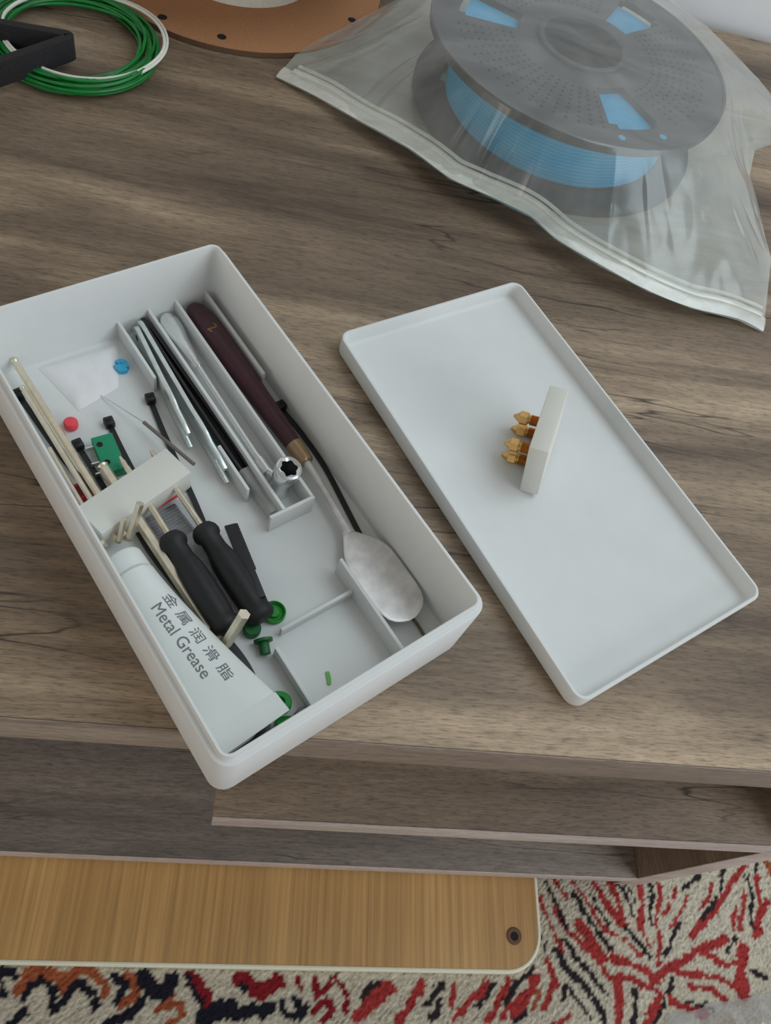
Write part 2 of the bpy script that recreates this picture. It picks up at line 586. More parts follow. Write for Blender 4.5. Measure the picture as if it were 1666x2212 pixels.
# ------------------------------------------------------------------ carpet
RUG = {"red":[[[[337,80],[348,67]],4.6],[[[354,81],[359,70],[372,59],[378,45],[396,36],[415,22]],4.6],[[[375,81],[390,60],[403,43]],6.2],[[[393,82],[404,47]],6.9],[[[424,82],[421,43]],6.9],[[[421,43],[425,29]],3.1],[[[445,82],[438,47],[433,14]],5.4],[[[463,83],[446,53]],3.9],[[[320,65],[329,41],[336,21]],4.6],[[[335,57],[353,31],[382,5]],5.4],[[[358,44],[375,18]],13.9],[[[384,19],[424,7]],7.7],[[[385,4],[422,-4]],7.7],[[[390,3],[385,-42]],10.8],[[[426,1],[468,23],[490,30],[506,36]],9.3],[[[470,24],[513,15]],6.2],[[[452,8],[494,3],[509,-3]],6.2],[[[462,-2],[476,-6],[495,-12]],5.4],[[[426,-6],[433,-14]],5.4],[[[440,-16],[473,-26]],7.7],[[[410,-39],[425,-15]],8.5],[[[522,27],[515,-9]],13.9],[[[543,103],[516,76],[490,51],[471,37]],6.9],[[[503,86],[486,61]],4.6],[[[536,80],[526,43]],4.6],[[[555,92],[547,44]],7.7],[[[524,65],[519,43]],3.9],[[[473,73],[463,58],[453,47]],3.4],[[[322,13],[330,-2],[314,-23]],6.9],[[[277,-29],[313,1]],6.2],[[[322,-37],[342,-25]],4.6],[[[560,69],[539,42]],7.7],[[[150,-28],[174,-8]],14.7],[[[185,-30],[205,-6]],8.6],[[[229,-20],[234,-5]],6.1],[[[234,-29],[252,-13],[267,-1]],6.1],[[[265,-29],[285,-1]],7.4],[[[288,-29],[311,2]],7.4]],"black":[[[[325,79],[336,61],[345,45]],4.6],[[[352,70],[372,45],[385,26]],4.6],[[[372,69],[388,47]],3.9],[[[401,81],[415,54]],3.9],[[[409,81],[415,68]],3.4],[[[403,42],[415,31],[424,19]],5.4],[[[435,81],[431,48]],5.4],[[[338,34],[358,10],[377,-9]],5.4],[[[330,23],[354,-2],[374,-31]],6.2],[[[341,-7],[359,-31]],4.6],[[[338,-3],[333,-16]],4.6],[[[405,-8],[401,-36]],5.4],[[[462,51],[440,20]],4.6],[[[504,74],[487,51]],5.4],[[[521,98],[510,80]],3.9],[[[492,91],[470,78]],5.4],[[[545,94],[539,49]],4.6],[[[558,105],[554,95]],4.6],[[[446,1],[438,-11]],4.6],[[[434,-16],[422,-30]],4.6],[[[455,-14],[479,-22]],3.9],[[[518,36],[504,27]],3.9],[[[532,10],[544,5]],6.2],[[[293,-4],[309,9]],6.2],[[[289,-33],[299,-23]],4.6],[[[318,33],[321,22]],3.4],[[[207,-22],[223,-3]],6.1],[[[213,-31],[220,-17]],6.1],[[[252,-22],[271,-3]],4.9],[[[279,-20],[289,-8]],5.4],[[[150,-14],[167,-6]],5.4]],"orange":[[[[311,-10],[305,-22]],6.2],[[[569,107],[577,93]],7.7],[[[-126,-13],[-122,-4],[-112,0],[-98,-3],[-92,-10]],10.4],[[[-90,-8],[-85,-1],[-74,0],[-61,-7],[-60,-15]],9.3],[[[-44,-3],[-36,-11],[-38,-19],[-45,-22]],8.3],[[[-17,-27],[-11,-21],[1,-22],[4,-29],[-5,-37]],6.2]],"navy":[[[[-121,-20],[-117,-12],[-108,-7],[-101,-13],[-95,-26],[-90,-19],[-85,-10],[-76,-10],[-69,-18],[-65,-24]],7.3],[[[-52,-2],[-46,-11],[-49,-20]],7.3],[[[-30,-6],[-22,-13],[-12,-12],[-7,-4]],14.5],[[[-31,-22],[-36,-31],[-52,-34]],10.4],[[[5,-3],[8,-12],[19,-22]],4.1],[[[22,-32],[30,-25],[42,-26]],14.5],[[[49,-30],[61,-24],[71,-26]],12.4],[[[49,-11],[53,-11]],6.2],[[[94,-18],[103,-23],[100,-30],[87,-29],[82,-21]],7.3],[[[-124,-37],[-117,-30]],8.3],[[[-139,0],[-132,-2]],8.3],[[[-141,-5],[-136,-16]],6.2]],"darkred":[[[[7,-4],[18,-11],[23,-22]],10.4],[[[48,-5],[65,-11],[80,-6]],14.5],[[[96,-1],[98,-9]],5.4],[[[111,-4],[113,-15]],6.2],[[[130,-2],[138,-15],[137,-24]],6.2],[[[117,-13],[125,-4]],5.4],[[[110,-27],[120,-19],[126,-28],[120,-34]],6.2]]}


def make_rug():
    x0, x1, y0, y1, st = -800.0, 1200.0, -520.0, 260.0, 2.4
    nx, ny = int((x1 - x0) / st) + 1, int((y1 - y0) / st) + 1
    X, Y = np.meshgrid(x0 + st * np.arange(nx), y0 + st * np.arange(ny))
    ph = rng.uniform(0, 6.28, 8)
    JX = X + 1.3 * np.sin(Y / 7.1 + ph[0]) + 0.9 * np.sin(X / 4.3 + Y / 5.7 + ph[1]) + rng.normal(0, 0.7, X.shape)
    JY = Y + 1.3 * np.sin(X / 6.3 + ph[2]) + 0.9 * np.sin(Y / 4.9 - X / 7.7 + ph[3]) + rng.normal(0, 0.7, X.shape)
    pal = {'cream': srgb(200, 192, 172), 'red': srgb(166, 60, 58), 'black': srgb(50, 44, 46), 'orange': srgb(160, 88, 58),
           'navy': srgb(34, 34, 44), 'darkred': srgb(132, 34, 42)}
    C = np.empty(X.shape + (3,))
    C[:] = pal['cream']

    def stroke(pts, w, col):
        P = np.array(pts, float)
        lo, hi = P.min(0) - w - 6, P.max(0) + w + 6
        ix = slice(max(0, int((lo[0] - x0) / st)), max(0, int((hi[0] - x0) / st) + 2))
        iy = slice(max(0, int((lo[1] - y0) / st)), max(0, int((hi[1] - y0) / st) + 2))
        a, b = JX[iy, ix], JY[iy, ix]
        if a.size == 0:
            return
        D = np.full(a.shape, 1e9)
        for k in range(len(P) - 1):
            p, q = P[k], P[k + 1]
            d = q - p
            tt = np.clip(((a - p[0]) * d[0] + (b - p[1]) * d[1]) / (d @ d + 1e-9), 0, 1)
            D = np.minimum(D, np.hypot(a - p[0] - tt * d[0], b - p[1] - tt * d[1]))
        C[iy, ix][D < w / 2] = pal[col]

    # the motif goes on beyond the part in view: fans of strokes around scattered centres
    r2 = random.Random(5)
    for cx_, cy_ in [(-560, -300), (-250, -420), (120, -320), (420, -420), (700, -250), (820, 60), (980, -480), (-700, 20), (1120, -120), (-80, -560), (560, -600), (-420, 140), (60, 190), (700, 240)]:
        for k in range(34):
            a = r2.uniform(0, 6.28)
            r_a = r2.uniform(18, 120)
            r_b = r_a + r2.uniform(20, 60)
            bend = r2.uniform(-0.25, 0.25)
            pts = [(cx_ + r * math.cos(a + bend * r / 150), cy_ + r * math.sin(a + bend * r / 150)) for r in (r_a, (r_a + r_b) / 2, r_b)]
            if all(-190 < p[0] < 640 and -75 < p[1] < 125 for p in pts):
                continue
            stroke(pts, r2.uniform(4, 9), r2.choice(['red', 'red', 'black', 'black', 'darkred', 'orange']))
    vis = (X > -190) & (X < 640) & (Y > -70) & (Y < 120)
    C[vis] = pal['cream']
    for col in ('orange', 'darkred', 'red', 'black', 'navy'):
        for pts, w in RUG[col]:
            stroke(pts, max(w * 0.92, 3.0), col)
    C *= rng.normal(1, 0.09, X.shape)[..., None].clip(0.7, 1.3)
    Z = np.full(X.shape, -462.0) + rng.normal(0, 0.5, X.shape)
    Z[0, :] = Z[-1, :] = -470
    Z[:, 0] = Z[:, -1] = -470
    Z = np.minimum(Z, -461.6)
    base = np.array((200, -130, -470.0))
    V = (np.stack([X, Y, Z], -1).reshape(-1, 3) - base) * MM
    idx = np.arange(nx * ny).reshape(ny, nx)
    F = np.stack([idx[:-1, :-1], idx[:-1, 1:], idx[1:, 1:], idx[1:, :-1]], -1).reshape(-1, 4)
    me = bpy.data.meshes.new('patterned_carpet')
    me.from_pydata(V.tolist(), [], F.tolist())
    at = me.color_attributes.new('pile', 'FLOAT_COLOR', 'POINT')
    at.data.foreach_set('color', np.concatenate([C.reshape(-1, 3), np.ones((nx * ny, 1))], 1).astype(np.float32).ravel())
    k = NT('carpet_pile')
    an = k.n('ShaderNodeAttribute')
    an.attribute_name = 'pile'
    nz = k.noise(k.mapping(), 420, 3, 0.7)
    k.l(k.mix(1.0, an.outputs['Color'], k.ramp(nz, [(0.3, (0.7, 0.7, 0.7)), (0.7, (1.1, 1.1, 1.1))]), 'MULTIPLY'), k.b.inputs['Base Color'])
    k.set(Roughness=0.95)
    k.b.inputs['Specular IOR Level'].default_value = 0.1
    k.bump(nz, 0.6, 0.003)
    me.materials.append(k.m)
    o = bpy.data.objects.new('patterned_carpet', me)
    COL.objects.link(o)
    o.location = base * MM
    tag(o, 'cream carpet with red and black strokes on the floor below the cabinet', 'carpet')


make_rug()

# ------------------------------------------------------------------ veneered board on the carpet
bd = Thing('veneered_board', 'light oak veneered board with cream edging lying on the carpet under the cabinet', 'board', (-200, 90, -461.6))


def board_loop(off, z, n=10):
    x0, x1, y0, y1, r = -700 + off, 313 - off, 3 + off, 190 - off, 34 - off
    out = []
    for cx_, cy_, a0 in ((x1 - r, y1 - r, 0), (x0 + r, y1 - r, 90), (x0 + r, y0 + r, 180), (x1 - r, y0 + r, 270)):
        for k in range(n + 1):
            a = math.radians(a0 + 90 * k / n)
            out.append((cx_ + r * math.cos(a), cy_ + r * math.sin(a), z))
    return out


g = Geo().loft([board_loop(3, -461.4), board_loop(3, -446.4)])
bd.part('panel', g, M['veneer'])
prof = [(3, -461.4), (1.0, -461.0), (0.1, -459), (0, -454), (0.2, -449), (1.2, -446.4), (2.6, -445.8), (3.8, -446.2), (3.8, -447.5)]
g = Geo().loft([board_loop(o_, z_) for o_, z_ in prof], False, False)
bd.part('edging', g, M['edging'], smooth=60)
hx, hy = 286, 33
g = Geo().lathe([(3.6, -446.3), (3.6, -445.6), (4.6, -445.4), (6.6, -445.6), (7.2, -446.3)], 28, (hx, hy, 0), cap=False)
ey = bd.part('eyelet', g, plain('brown_eyelet', srgb(104, 70, 46), 0.6), label='dark brown ring around the screw hole')
g = Geo().lathe([(3.7, -446.3), (3.7, -446.0)], 24, (hx, hy, 0))
bd.part('screw_hole', g, M['hole'], ey)

# ================================================================== storage box
bx = Thing('storage_box', 'open white plastic box holding tools, with a stepped rim and inner dividers', 'storage box', (0, 0, 0), BOX)
A, B, RC = 60.3, 108.6, 7.0


def tray(prof):
    return Geo().loft([rrect(A - i, B - i, RC - min(i, RC - 1.6), z) for i, z in prof])


bx.part('body', tray([(1.2, 0), (0.3, 0.5), (0, 1.4), (0, 39.6), (0.5, 40.2), (2.3, 40.3), (2.4, 40.8), (2.4, 43.2), (2.75, 43.7), (3.45, 43.7), (3.8, 43.2), (3.8, 3.6), (4.1, 2.8), (4.9, 2.5)]), M['white'], smooth=45)


def divider(v0, u0, v1, u1, z1, th=1.6, z0=2.3):
    g = Geo()
    if abs(v0 - v1) < 1e-6:
        g.box((v0, (u0 + u1) / 2, (z0 + z1) / 2), (th, abs(u1 - u0), z1 - z0))
    else:
        g.box(((v0 + v1) / 2, u0, (z0 + z1) / 2), (abs(v1 - v0), th, z1 - z0))
    bx.part('divider', g, M['white'], bevel=0.25)


divider(5.6, 105, 5.6, 67.8, 13.2)
divider(13.2, 22, 13.2, -4.2, 13.2)
divider(21.3, 105, 21.3, -20.6, 15)
divider(35.8, 105, 35.8, -20.6, 15)
divider(13.8, -21.4, 36.6, -21.4, 15)
divider(51.8, 105, 51.8, 47.4, 15)
divider(29.8, -53.2, 29.8, -105, 15.5)
divider(-7, -66, 29, -66, 8.5)
divider(-13.2, -72, -13.2, -105, 10.5)

# ------------------------------------------------------------------ lid
g = Geo().loft([rrect(A - i, B - i, 6.6 - min(i, 4), z) for i, z in [(1.3, 0), (0.3, 0.5), (0, 1.5), (0, 10.1), (0.45, 10.7), (1.5, 10.7), (2.0, 10.1), (2.3, 3.2), (3.0, 2.0), (4.4, 1.6)]])
single('box_lid', g, M['white'], 'white rectangular box lid lying upturned beside the tool box', 'lid', (0, 0, 0), LID, smooth=50)

# ------------------------------------------------------------------ nozzle block on the lid
Yv = Vector((0.336, 0.942, 0)).normalized()
tl = math.radians(13.5)
Xh = Vector((0.942, -0.336, 0)).normalized()
Xv = Xh * math.cos(tl) + Vector((0, 0, 1)) * math.sin(tl)
Zv = Xv.cross(Yv)
NB = Matrix((Xv, Yv, Zv)).transposed().to_4x4()
NT_, NA, NH = 9.4, 42.0, 34.0
# left bottom edge of the plate rests on the lid floor
off = NB @ Vector((-NT_ / 2, 0, -NH / 2))
NBC = Vector((142.8, 230.2, 1.65 - off.z))
NBM = Matrix.Translation(NBC * MM) @ NB


def nz_base(loc):
    return NBM @ Matrix.Translation(Vector(loc) * MM)


single('nozzle_holder', Geo().box((0, 0, 0), (NT_, NA, NH)), M['white_holder'], 'ivory rectangular block with brass nozzles, leaning on the lid', 'holder', (0, 0, 0), NBM, bevel=0.7)
spots = [((14.1, -3.6), 'upper brass nozzle at the far end of the ivory block'),
         ((14.1, -13.0), 'lower brass nozzle at the far end of the ivory block'),
         ((-4.7, -3.6), 'upper brass nozzle at the near end of the ivory block'),
         ((-4.7, -13.0), 'lower brass nozzle at the near end of the ivory block')]
first = None
for (yy, zz), lab in spots:
    if first is None:
        ax = axis_frame((0, 0, 0), (-1, 0, 0))
        n1 = Thing('brass_nozzle', lab, 'nozzle', (0, 0, 0), nz_base((-NT_ / 2, yy, zz)), 'brass nozzles in the ivory block')
        pr_ = [(2.4, -0.2), (2.4, 0.2)]
        zc = 0.2
        while zc < 5.2:
            pr_ += [(2.95, zc + 0.25), (2.45, zc + 0.5)]
            zc += 0.5
        n1.part('thread', Geo().lathe(pr_, 20, M4=ax), M['brass'], smooth=20)
        n1.part('collar', Geo().lathe([(2.2, 5.2), (2.2, 5.9), (2.9, 6.1), (2.9, 6.6)], 20, M4=ax), M['brass'])
        n1.part('hex_head', Geo().lathe([(3.1, 6.4), (3.6, 6.8), (3.6, 10.4), (3.1, 10.8)], 6, M4=ax), M['brass'], smooth=10)
        n1.part('tip', Geo().lathe([(2.8, 10.7), (2.5, 11.1), (0.8, 13.6), (0.6, 14.0), (0.15, 14.0)], 20, M4=ax), M['brass'])
        first = n1.o
    else:
        c = copy_tree(first)
        c.matrix_world = nz_base((-NT_ / 2, yy, zz))
        c['label'] = lab

# ------------------------------------------------------------------ hex-key holder block in the box
HC, HR = (-29.8, 16.2), math.atan2(10.2, 46.0)
HB = BOX @ Matrix.Translation((HC[0] * MM, HC[1] * MM, 2.5 * MM)) @ Matrix.Rotation(HR, 4, 'Z')
single('key_holder', Geo().box((0, 0, 7), (46.6, 16.4, 14)), M['white_holder'], 'white block gripping hex keys and two screwdrivers inside the box', 'holder', (0, 0, 0), HB, bevel=0.6)

HEX = [(math.cos(math.radians(60 * k)), math.sin(math.radians(60 * k))) for k in range(6)]


def hexkey(label, start, corner, end, r, bend, ball=True):
    th = Thing('hex_key', label, 'hex key', corner, BOX, 'hex keys in the holder block')
    path = arc_path(start, corner, end, bend)
    th.part('shaft', Geo().tube(path, r, sect=HEX), M['nickel'], smooth=25)
    if ball:
        d = (Vector(start) - Vector(corner)).normalized()
        ax = axis_frame(Vector(start) - d * 0.3, d)
        th.part('ball_end', Geo().lathe([(r * 0.7, 0), (r * 0.62, 0.6), (r * 0.95, 1.4), (r * 1.02, 2.0), (r * 0.85, 2.7), (r * 0.45, 3.1)], 12, M4=ax), M['nickel'])


hexkey('longest hex key, its ball end at the far wall of the box', (-44.7, 101.5, 11.5), (-42.0, -1.5, 10.5), (-33.4, 3.5, 27), 1.75, 3)
hexkey('second longest hex key, lying beside the left wall of the box', (-47.6, 86.5, 11), (-45.8, -0.5, 10), (-40.8, 3.2, 21), 1.35, 2.5)
hexkey('short thin hex key closest to the left wall of the box', (-50.2, 56, 8), (-50.0, 1.5, 8.5), (-52.2, -0.5, 17), 1.0, 2, False)
hexkey('thickest hex key, its bent end standing up beside the grease tube', (-35.0, 34.5, 10.5), (-31.4, -61.5, 9.5), (-22.4, -59.8, 31), 2.5, 5)


# ------------------------------------------------------------------ screwdrivers
def screwdriver(label, tip, tail):
    p0, p1 = Vector(tip), Vector(tail)
    fr = BOX @ axis_frame(p1 * MM, p0 - p1)
    th = Thing('screwdriver', label, 'screwdriver', (0, 0, 0), fr, 'black-handled screwdrivers in the holder block')
    L = (p0 - p1).length
    h = 49.0

    def flute(k, a):
        return 1 - 0.07 * max(0, math.cos(6 * a)) if 4 <= k <= 9 else 1
    th.part('handle', Geo().lathe([(2.5, 0), (5.0, 0.6), (6.2, 2.2), (6.2, 4.4), (5.7, 5.6), (6.1, 8), (6.3, 14), (6.3, 24), (6.0, 31), (5.4, 34), (4.7, 37), (4.6, 42.4), (5.6, 43.6), (6.0, 45.2), (5.6, 47.2), (4.4, h), (1.5, h + 0.3)], 36, mod=flute), M['black_matt'], smooth=50)
    th.part('shank', Geo().lathe([(1.45, h - 2), (1.45, L - 7), (1.15, L - 5.5), (1.2, L - 3.2), (0.5, L)], 12), M['nickel'])
    return th.o


s1 = screwdriver('black-handled screwdriver nearer the white grease tube', (-27.2, 36, 12.5), (-26.4, -57.0, 11.5))
s2 = copy_tree(s1)
p0, p1 = Vector((-14.2, 36.5, 12.5)), Vector((-11.6, -59.5, 10.5))
s2.matrix_world = BOX @ axis_frame(p1 * MM, p0 - p1)
s2['label'] = 'black-handled screwdriver farther from the grease tube, beside the ridged strip'


# ------------------------------------------------------------------ cable ties
def cable_tie(label, pts, z=3.3, w=2.4):
    th = Thing('cable_tie', label, 'cable tie', (pts[0][0], pts[0][1], 2.5), BOX, 'black cable ties lying in the box')
    P = [(p[0], p[1], p[2] if len(p) > 2 else z) for p in pts]
    path = smooth_path(P, 8)
    sec = [(-w / 2, -0.5), (w / 2, -0.5), (w / 2, 0.5), (-w / 2, 0.5)]
    th.part('strap', Geo().tube(path, 1.0, sect=sec), M['black'], smooth=25)
    d = (Vector(P[0]) - Vector(path[2])).normalized()
    a = math.atan2(d.y, d.x)
    c = Vector(P[0])
    hd = th.part('head', Geo().box((c.x, c.y, 4.6), (4.6, 4.4, 4.0), a), M['black'], bevel=0.6)
    th.part('slot', Geo().box((c.x - 0.3, c.y, 6.55), (1.2, 2.4, 0.25), a), M['hole'], hd)


cable_tie('black cable tie beside the needle, its tail running under the holder block', [(0.9, 63.8), (-2.0, 46), (-5.2, 22), (-7.6, 4), (-9.5, -8)])
cable_tie('black cable tie poking out behind the green switch', [(-21.4, 59.6), (-22.6, 46), (-23.5, 33)])
cable_tie('black cable tie between the longest hex key and the green switch', [(-38.4, 54.5), (-38.2, 42), (-38.0, 28)])
cable_tie('black cable tie under the two long hex keys at the left wall', [(-49.4, 90.6), (-47.8, 66), (-46.2, 48), (-42.0, 29)])
cable_tie('black cable tie along the right wall beside the palette knife', [(54.0, 33.6), (55.0, 14), (54.6, -6), (51.0, -32), (47.5, -56)])

# ------------------------------------------------------------------ green micro switch
sw = Thing('micro_switch', 'green micro switch with two round holes, lying in front of the holder block', 'switch', (-29.5, 44, 2.5), BOX)
ang = math.radians(-7)
SWM = Matrix.Translation((-29.5, 42.6, 5.6)) @ Matrix.Rotation(ang, 4, 'Z')
g = Geo()
g.box((0, 0, 0), (9.4, 19.5, 6.0), 0)
g.v = [tuple(SWM @ Vector(p)) for p in g.v]
sb = sw.part('body', g, M['switch_green'], bevel=0.4)
for yy in (5.2, -4.6):
    g = Geo().lathe([(1.35, 2.9), (1.35, 3.12)], 20)
    g.v = [tuple(SWM @ Vector((p[0] - 2.2, p[1] + yy, p[2]))) for p in g.v]
    sw.part('mounting_hole', g, M['hole'], sb)
for yy in (6.6, -2.0, -7.4):
    g = Geo().box((-6.2, yy, -0.2), (4.2, 0.7, 2.4))
    g.v = [tuple(SWM @ Vector(p)) for p in g.v]
    sw.part('pin', g, M['steel'], sb)

# ------------------------------------------------------------------ small loose bits
single('silicone_plug', Geo().lathe([(1, 0), (2.6, 0.1), (3.1, 0.8), (3.1, 3.4), (2.5, 4.2), (1, 4.4)], 24, (-36.4, 66.0, 2.5)), M['red'], 'coral red round plug on the box floor', 'plug', (-36.4, 66, 2.5), BOX)
clip = Thing('plastic_clip', 'sky blue notched plastic piece on the box floor', 'clip', (-2.1, 87, 2.5), BOX)
poly = []
for k in range(40):
    a = 2 * math.pi * k / 40
    r = 3.3
    if abs(((a - 2.4 + math.pi) % (2 * math.pi)) - math.pi) < 0.22:
        r = 1.2
    if abs(((a - 5.4 + math.pi) % (2 * math.pi)) - math.pi) < 0.18:
        r = 2.2
    poly.append((-2.1 + r * math.cos(a), 87.0 + 1.15 * r * math.sin(a)))
clip.part('body', Geo().prism(poly, 2.5, 5.0), M['cyan'], smooth=30)
clip.part('pip', Geo().lathe([(0.9, 5.0), (0.8, 5.8), (0.3, 6.0)], 12, (-1.2, 88.4, 0)), M['cyan'])

nd = Thing('cleaning_needle', 'fine steel needle with a thicker grip across the cable tie', 'needle', (-8, 50, 2.5), BOX)
a, b, c = Vector((-18.3, 77.7, 3.0)), Vector((-8.6, 51.2, 7.5)), Vector((-1.2, 18.2, 12.8))
nd.part('needle', Geo().tube([a, a.lerp(b, 0.5), b], 0.22, 8), M['steel'])
nd.part('grip', Geo().tube([b, b.lerp(c, 0.5), c], 0.85, 10), plain('dull_grip_steel', srgb(140, 132, 124), 0.4, 0.8))

cn = Thing('wire_connector', 'small crimson connector block between the thin hex keys', 'connector', (-48.9, 31, 2.5), BOX)
cn.part('body', Geo().box((-48.6, 31.0, 5.0), (4.6, 8.0, 5.0)), M['crimson'], bevel=0.5)
cn.part('socket', Geo().box((-48.6, 31.0, 7.55), (2.6, 5.2, 0.2)), plain('dark_red_socket', srgb(120, 16, 30), 0.6))

# ridged strip
rs = Thing('ridged_strip', 'black toothed plastic strip with a clear tab, leaning by the screwdriver handle', 'strip', (-3, -30, 2.5), BOX)
pa, pb = Vector((-1.2, -14.0, 8.8)), Vector((-9.6, -52.0, 15.6))
dv = (pb - pa).normalized()
sd = Vector((0, 0, 1)).cross(dv).normalized()
Lr = (pb - pa).length
g = Geo()
g.tube([pa, pb], 1.0, sect=[(-2.6, -0.7), (2.6, -0.7), (2.6, 0.7), (-2.6, 0.7)])
rs.part('bar', g, M['black'], bevel=0.2)
g = Geo()
k = 0.6
while k < Lr - 14:
    g.box(tuple(pa + dv * k + sd * 2.8), (0.7, 0.9, 1.3), math.atan2(dv.y, dv.x))
    k += 1.35
rs.part('teeth', g, M['black'], smooth=25, kind='stuff')
pt = pa + dv * 6 - sd * 3.6
rs.part('tab', Geo().tube([pa + dv * 2 - sd * 4.0, pa + dv * 13 - sd * 3.4], 1.0, sect=[(-1.4, -0.3), (1.4, -0.3), (1.4, 0.3), (-1.4, 0.3)]), M['clear'])

# green printed bits
single('bottle_top', Geo().lathe([(0.8, 0.0), (4.6, 0.0), (5.0, 0.7), (5.0, 2.6), (4.5, 2.9), (3.6, 1.2), (2.4, 0.9), (2.2, 2.4), (0.6, 2.4)], 30, (-4.4, -56.8, 2.5)), M['green'], 'round green dished top beside the screwdriver handle end', 'top', (-4.4, -56.8, 2.5), BOX, group='green printed bits in the box')
single('green_disc', Geo().lathe([(0.8, 0), (3.4, 0), (3.7, 0.7), (3.7, 3.6), (3.1, 4.2), (0.8, 4.2)], 26, (-16.2, -58.8, 2.5)), M['darkgreen'], 'dark green domed disc at the foot of the upright hex key', 'disc', (-16.2, -58.8, 2.5), BOX, group='green printed bits in the box')
pg = Thing('green_peg', 'green mushroom-shaped peg lying on its side near the low divider', 'peg', (-15.5, -67.5, 2.5), BOX, 'green printed bits in the box')
ax = axis_frame((-17.2, -71.3, 5.2), (0.35, 0.93, 0.12))
pg.part('stem', Geo().lathe([(1.0, 0), (2.2, 0.3), (2.2, 5.4), (2.0, 5.8)], 20, M4=ax), M['darkgreen'])
pg.part('flange', Geo().lathe([(1.4, 5.2), (3.9, 5.4), (4.0, 6.6), (1.0, 7.0)], 24, M4=ax), M['darkgreen'])
ax = axis_frame((-23.0, -91.2, 5.6), (0.12, 0.25, 1.0))
single('green_ring', Geo().lathe([(2.0, -1.6), (4.6, -1.6), (5.0, -1.0), (5.0, 1.0), (4.5, 1.6), (2.4, 1.6), (2.0, 1.0)], 30, M4=ax, cap=False).loft([[(0, 0, -999)] * 3, [(0, 0, -999)] * 3], False, False) if False else Geo().loft([[tuple(ax @ Vector((r * math.cos(t * math.pi / 15), r * math.sin(t * math.pi / 15), z))) for t in range(30)] for r, z in [(2.0, -1.4), (4.6, -1.6), (5.0, -1.0), (5.0, 1.0), (4.5, 1.6), (2.4, 1.6), (2.0, 1.0)]], closed=True), M['green'], 'green ring tucked against the crimped end of the grease tube', 'ring', (-23, -91.2, 2.5), BOX, group='green printed bits in the box')
ax = axis_frame((-24.6, -99.6, 5.0), (0.3, 0.7, 0.75))
single('green_button', Geo().lathe([(0.8, -1.2), (4.0, -1.2), (4.5, -0.5), (4.5, 0.7), (3.8, 1.3), (0.8, 1.1)], 26, M4=ax), M['green'], 'green button wedged between the front wall and the tube end', 'button', (-24.6, -99.6, 2.5), BOX, group='green printed bits in the box')
single('green_shaving', Geo().tube(smooth_path([(-1.0, -95.0, 2.9), (0.2, -93, 3.0), (1.0, -91, 2.9), (1.4, -89.6, 2.8)], 5), [0.2] + [0.8] * 14 + [0.2], sect=[(-1, -0.3), (1, -0.3), (1, 0.3), (-1, 0.3)]), plain('bright_green_plastic', srgb(98, 176, 76), 0.5), 'tiny bright green shaving on the bare box floor', 'shaving', (0, -93, 2.5), BOX, group='green printed bits in the box')
single('grey_stopper', Geo().lathe([(1, 0), (3.2, 0.1), (3.6, 1.0), (3.4, 3.4), (2.6, 4.2), (0.6, 4.4)], 24, (-17.2, -100.4, 2.5)), M['grey'], 'small grey stopper in the corner by the front wall', 'stopper', (-17.2, -100.4, 2.5), BOX)
single('bent_wire', Geo().tube(smooth_path([(46.4, -86, 3.4), (46.9, -92, 3.6), (46.6, -97.4, 3.5), (46.0, -101.5, 3.3)], 5), 0.7, 8), M['wirebrown'], 'short dull wire sticking out below the palette knife blade', 'wire', (46.6, -94, 2.5), BOX)

# soft white foam pad in the far left corner
g = Geo()
NXp, NYp = 18, 14
q = [(-35.5, 102.0), (3.0, 101.0), (-8.5, 77.0), (-30.0, 72.5)]
Vp = []
for j in range(NYp + 1):
    for i in range(NXp + 1):
        s_, t_ = i / NXp, j / NYp
        x = (q[0][0] * (1 - s_) + q[1][0] * s_) * (1 - t_) + (q[3][0] * (1 - s_) + q[2][0] * s_) * t_
        y = (q[0][1] * (1 - s_) + q[1][1] * s_) * (1 - t_) + (q[3][1] * (1 - s_) + q[2][1] * s_) * t_
        e = min(1, 5 * s_, 5 * (1 - s_), 5 * t_, 5 * (1 - t_))
        z = 2.6 + 2.0 * math.sqrt(max(0, e)) + 0.7 * noise.noise(Vector((x * 0.12, y * 0.12, 3))) * e
        Vp.append((x, y, z))
W = NXp + 1
g.add(Vp, [(j * W + i, j * W + i + 1, (j + 1) * W + i + 1, (j + 1) * W + i) for j in range(NYp) for i in range(NXp)])
single('foam_pad', g, plain('soft_white_foam', srgb(234, 233, 233), 0.9, var=0.02, scale=300), 'soft white foam pad in the far left corner of the box', 'pad', (-18, 88, 2.5), BOX, smooth=80)

# ------------------------------------------------------------------ small parts bag under the screwdrivers
mb = Thing('parts_bag', 'small clear bag with a red strip and grey ribbed contents under the screwdrivers', 'plastic bag', (-24, -6, 2.5), BOX)
mb.part('contents', Geo().box((-23.2, 0.5, 3.6), (17, 15, 2.0), 0.1), plain('dark_grey_part', srgb(72, 74, 78), 0.6), bevel=0.3)
for k in range(9):
    mb.part('rib', Geo().box((-23.2 + 0.1 * k, 6.6 - 1.5 * k, 4.75), (15.0, 0.7, 0.6), 0.1), plain('ribbed_grey', srgb(112, 114, 118), 0.5) if k == 0 else bpy.data.materials['ribbed_grey'])
NXb, NYb = 16, 26
Vb = []
for j in range(NYb + 1):
    for i in range(NXb + 1):
        s_, t_ = i / NXb, j / NYb
        x = -34.5 + 23 * s_ + 1.5 * t_
        y = 12.5 - 44 * t_ + 1.5 * math.sin(5 * s_)
        e = min(1, 6 * s_, 6 * (1 - s_), 6 * t_, 6 * (1 - t_))
        z = 3.0 + 2.6 * e + 0.8 * e * noise.noise(Vector((x * 0.3, y * 0.3, 0)))
        Vb.append((x, y, min(z, 6.0)))
W = NXb + 1
